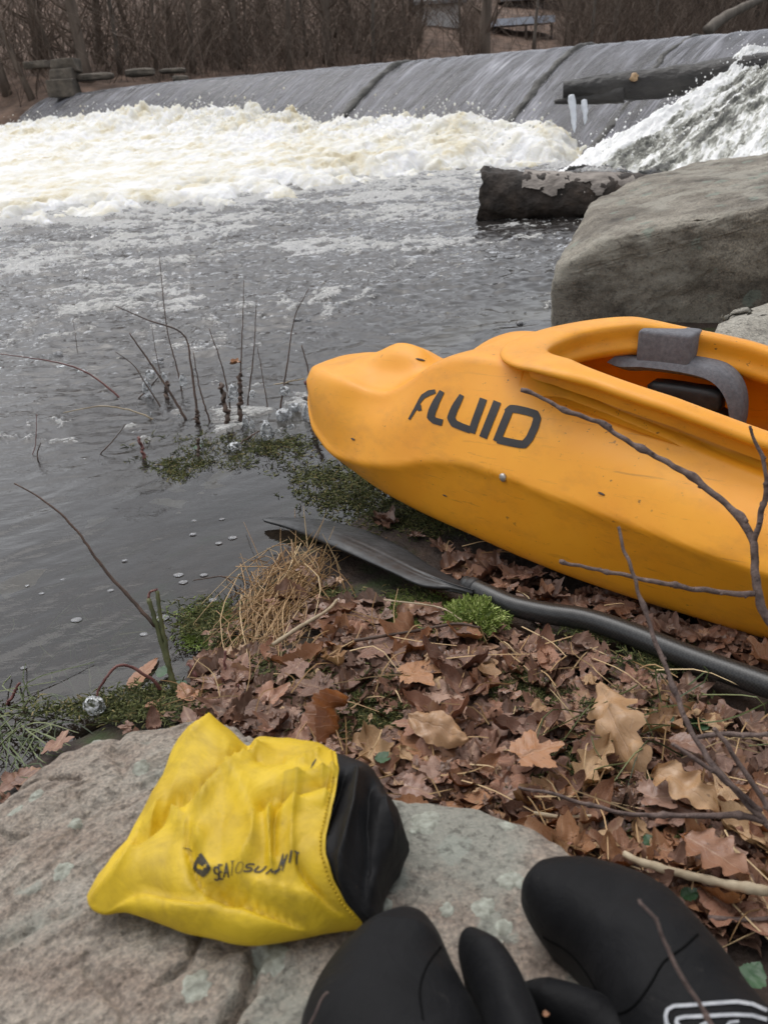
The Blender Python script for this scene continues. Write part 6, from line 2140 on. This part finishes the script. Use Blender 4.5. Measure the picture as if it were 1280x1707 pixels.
# sticks on the litter
q = smooth_path([on(1040, 1425, 0.05), on(1075, 1440, 0.055), on(1120, 1453, 0.055), on(1180, 1467, 0.055), on(1240, 1480, 0.06), on(1320, 1492, 0.06)], 60)
q += 0.0015 * np.column_stack([noise3(q * 60), noise3(q * 60 + 4), noise3(q * 60 + 8)])
tag(rebase(build('stick', *tube(q, np.linspace(0.004, 0.0062, 60) * (1 + 0.25 * noise3(q * 90)), 9), MAT['stick'])), 'pale straight stick lying on the leaves at the right edge', 'stick')
for i, (pts, r0, mk, lab) in enumerate((([(590, 1068), (690, 1052), (760, 1040), (800, 1046)], .003, 'stem', 'thin dark stick across the litter near the moss mound'), ([(455, 1075), (500, 1045), (545, 1018), (562, 1000)], .004, 'stick', 'pale brown stick stub beside the dead grass tuft'), ([(640, 1000), (730, 1012), (770, 1034)], .0015, 'stick', 'fine straw stalk across the moss cushions'),
                                          ([(890, 1356), (935, 1362), (985, 1360)], .003, 'stick', 'short split pale stick near the edge of the flat rock'), ([(1180, 1530), (1235, 1533), (1300, 1530)], .003, 'twig', 'thin grey stick near the mitten at the right edge'))):
    q = smooth_path([on(x, y, 0.04) for x, y in pts], 30)
    tag(rebase(build('stick', *tube(q, np.linspace(r0, r0 * 0.7, 30) * (1 + 0.25 * noise3(q * 90)), 7), MAT[mk])), lab, 'stick')

# ------------------------------------------------------------------ bare branches reaching in from the right, above the bank
def branch(px_path, r0, r1, parent, n_=50, knots=()):
    n_ *= 2
    q = smooth_path([at(x, y, d) for x, y, d in px_path], n_)
    q[1:-1] += 0.0022 * np.column_stack([noise3(q * 50), noise3(q * 50 + 4), noise3(q * 50 + 8)])[1:-1]
    rr = 0.82 * np.linspace(r0, r1, n_) * (1 + 0.16 * noise3(q * 60))
    L = np.linspace(0, 1, n_)
    for k in knots:
        rr *= 1 + 0.55 * np.exp(-((L - k) / 0.014) ** 2)
    mbt = MB().add(*tube(q, rr, 9))
    for k in range(6, n_ - 2, max(7, n_ // 8)):
        dv = GR.normal(size=3)
        dv /= np.linalg.norm(dv)
        mbt.add(*tube(np.array([q[k], q[k] + dv * rr[k] * 1.1, q[k] + dv * rr[k] * 1.5 + (q[k + 1] - q[k]) * 0.8]), [rr[k] * 0.7, rr[k] * 0.6, rr[k] * 0.2], 8))
    build('twig', np.concatenate(mbt.V), np.concatenate(mbt.Q), MAT['twig'], parent)


b1 = thing('bare_branch', 'forked bare branch reaching in front of the kayak side', 'branch', at(1330, 1120, 1.02))
branch([(1400, 1150, 1.0), (1290, 1045, 1.02), (1262, 985, 1.03), (1254, 905, 1.04), (1235, 868, 1.05), (1180, 815, 1.07), (1100, 765, 1.10), (1048, 738, 1.12), (1000, 705, 1.14), (950, 688, 1.15), (905, 664, 1.17), (868, 650, 1.18)], .0072, .0030, b1, 90, (0.42, 0.55, 0.68, 0.78, 0.88, 0.985))
branch([(1254, 905, 1.04), (1268, 860, 1.03), (1277, 800, 1.02), (1268, 760, 1.02), (1250, 710, 1.02)], .0048, .0022, b1, 40, (0.5,))
branch([(1262, 990, 1.03), (1220, 990, 1.04), (1150, 980, 1.05), (1080, 968, 1.06), (1010, 952, 1.07), (932, 936, 1.08)], .0046, .0026, b1, 50, (0.4, 0.75, 0.98))
b2 = thing('bare_branch', 'lower bare branch hanging in front of the leaf litter at right', 'branch', at(1380, 1520, 0.8))
branch([(1480, 1520, .80), (1330, 1420, .83), (1275, 1370, .85), (1210, 1300, .87), (1155, 1225, .90), (1110, 1115, .93), (1075, 1020, .95), (1050, 945, .965), (1030, 878, .98)], .0050, .0022, b2, 80, (0.4, 0.6, 0.8))
branch([(1275, 1370, .85), (1235, 1360, .86), (1150, 1360, .87), (1060, 1358, .88), (990, 1345, .89), (925, 1325, .90), (865, 1312, .91)], .0042, .0020, b2, 60, (0.1, 0.4, 0.7))
branch([(1265, 1350, .855), (1180, 1280, .85), (1120, 1240, .85)], .0038, .0022, b2, 30)
branch([(1160, 1228, .90), (1220, 1224, .89), (1330, 1222, .88)], .0034, .0030, b2, 30)
branch([(1330, 1420, .83), (1280, 1345, .84), (1225, 1262, .845), (1190, 1215, .85)], .0040, .0028, b2, 30)
b3 = thing('bare_branch', 'thin bare twig hanging across the black mitten with the silver emblem', 'branch', at(1230, 1800, 0.5))
branch([(1300, 1900, .50), (1225, 1770, .51), (1180, 1695, .515), (1140, 1635, .52), (1105, 1570, .525), (1090, 1530, .53), (1065, 1500, .535)], .0024, .0013, b3, 50, (0.5,))
b4 = thing('bare_branch', 'faint twig curling over the lower left of the thumbed mitten', 'branch', at(520, 1700, 0.5))
branch([(490, 1760, .56), (518, 1702, .565), (535, 1670, .57), (547, 1655, .57)], .0014, .0007, b4, 30)
for x, y, d, s, lab in ((636, 1598, 0, 7, 'tiny orange leaf scrap on the back of the thumbed mitten'), (910, 1690, 0, 6, 'tiny brown leaf scrap between the two mittens')):
    p = gz(x, y, MZ + (0.058 if x < 700 else 0.03))
    V, F, uv = leaf_mesh('oval', int(x), 1.5)
    tag(rebase(build('leaf_scrap', V * s * 2 / FPX * pix(p)[2] * np.array([1, 2, 1]) + p, F, MAT['leaf_orange'], uv=uv)), lab, 'leaf scrap')
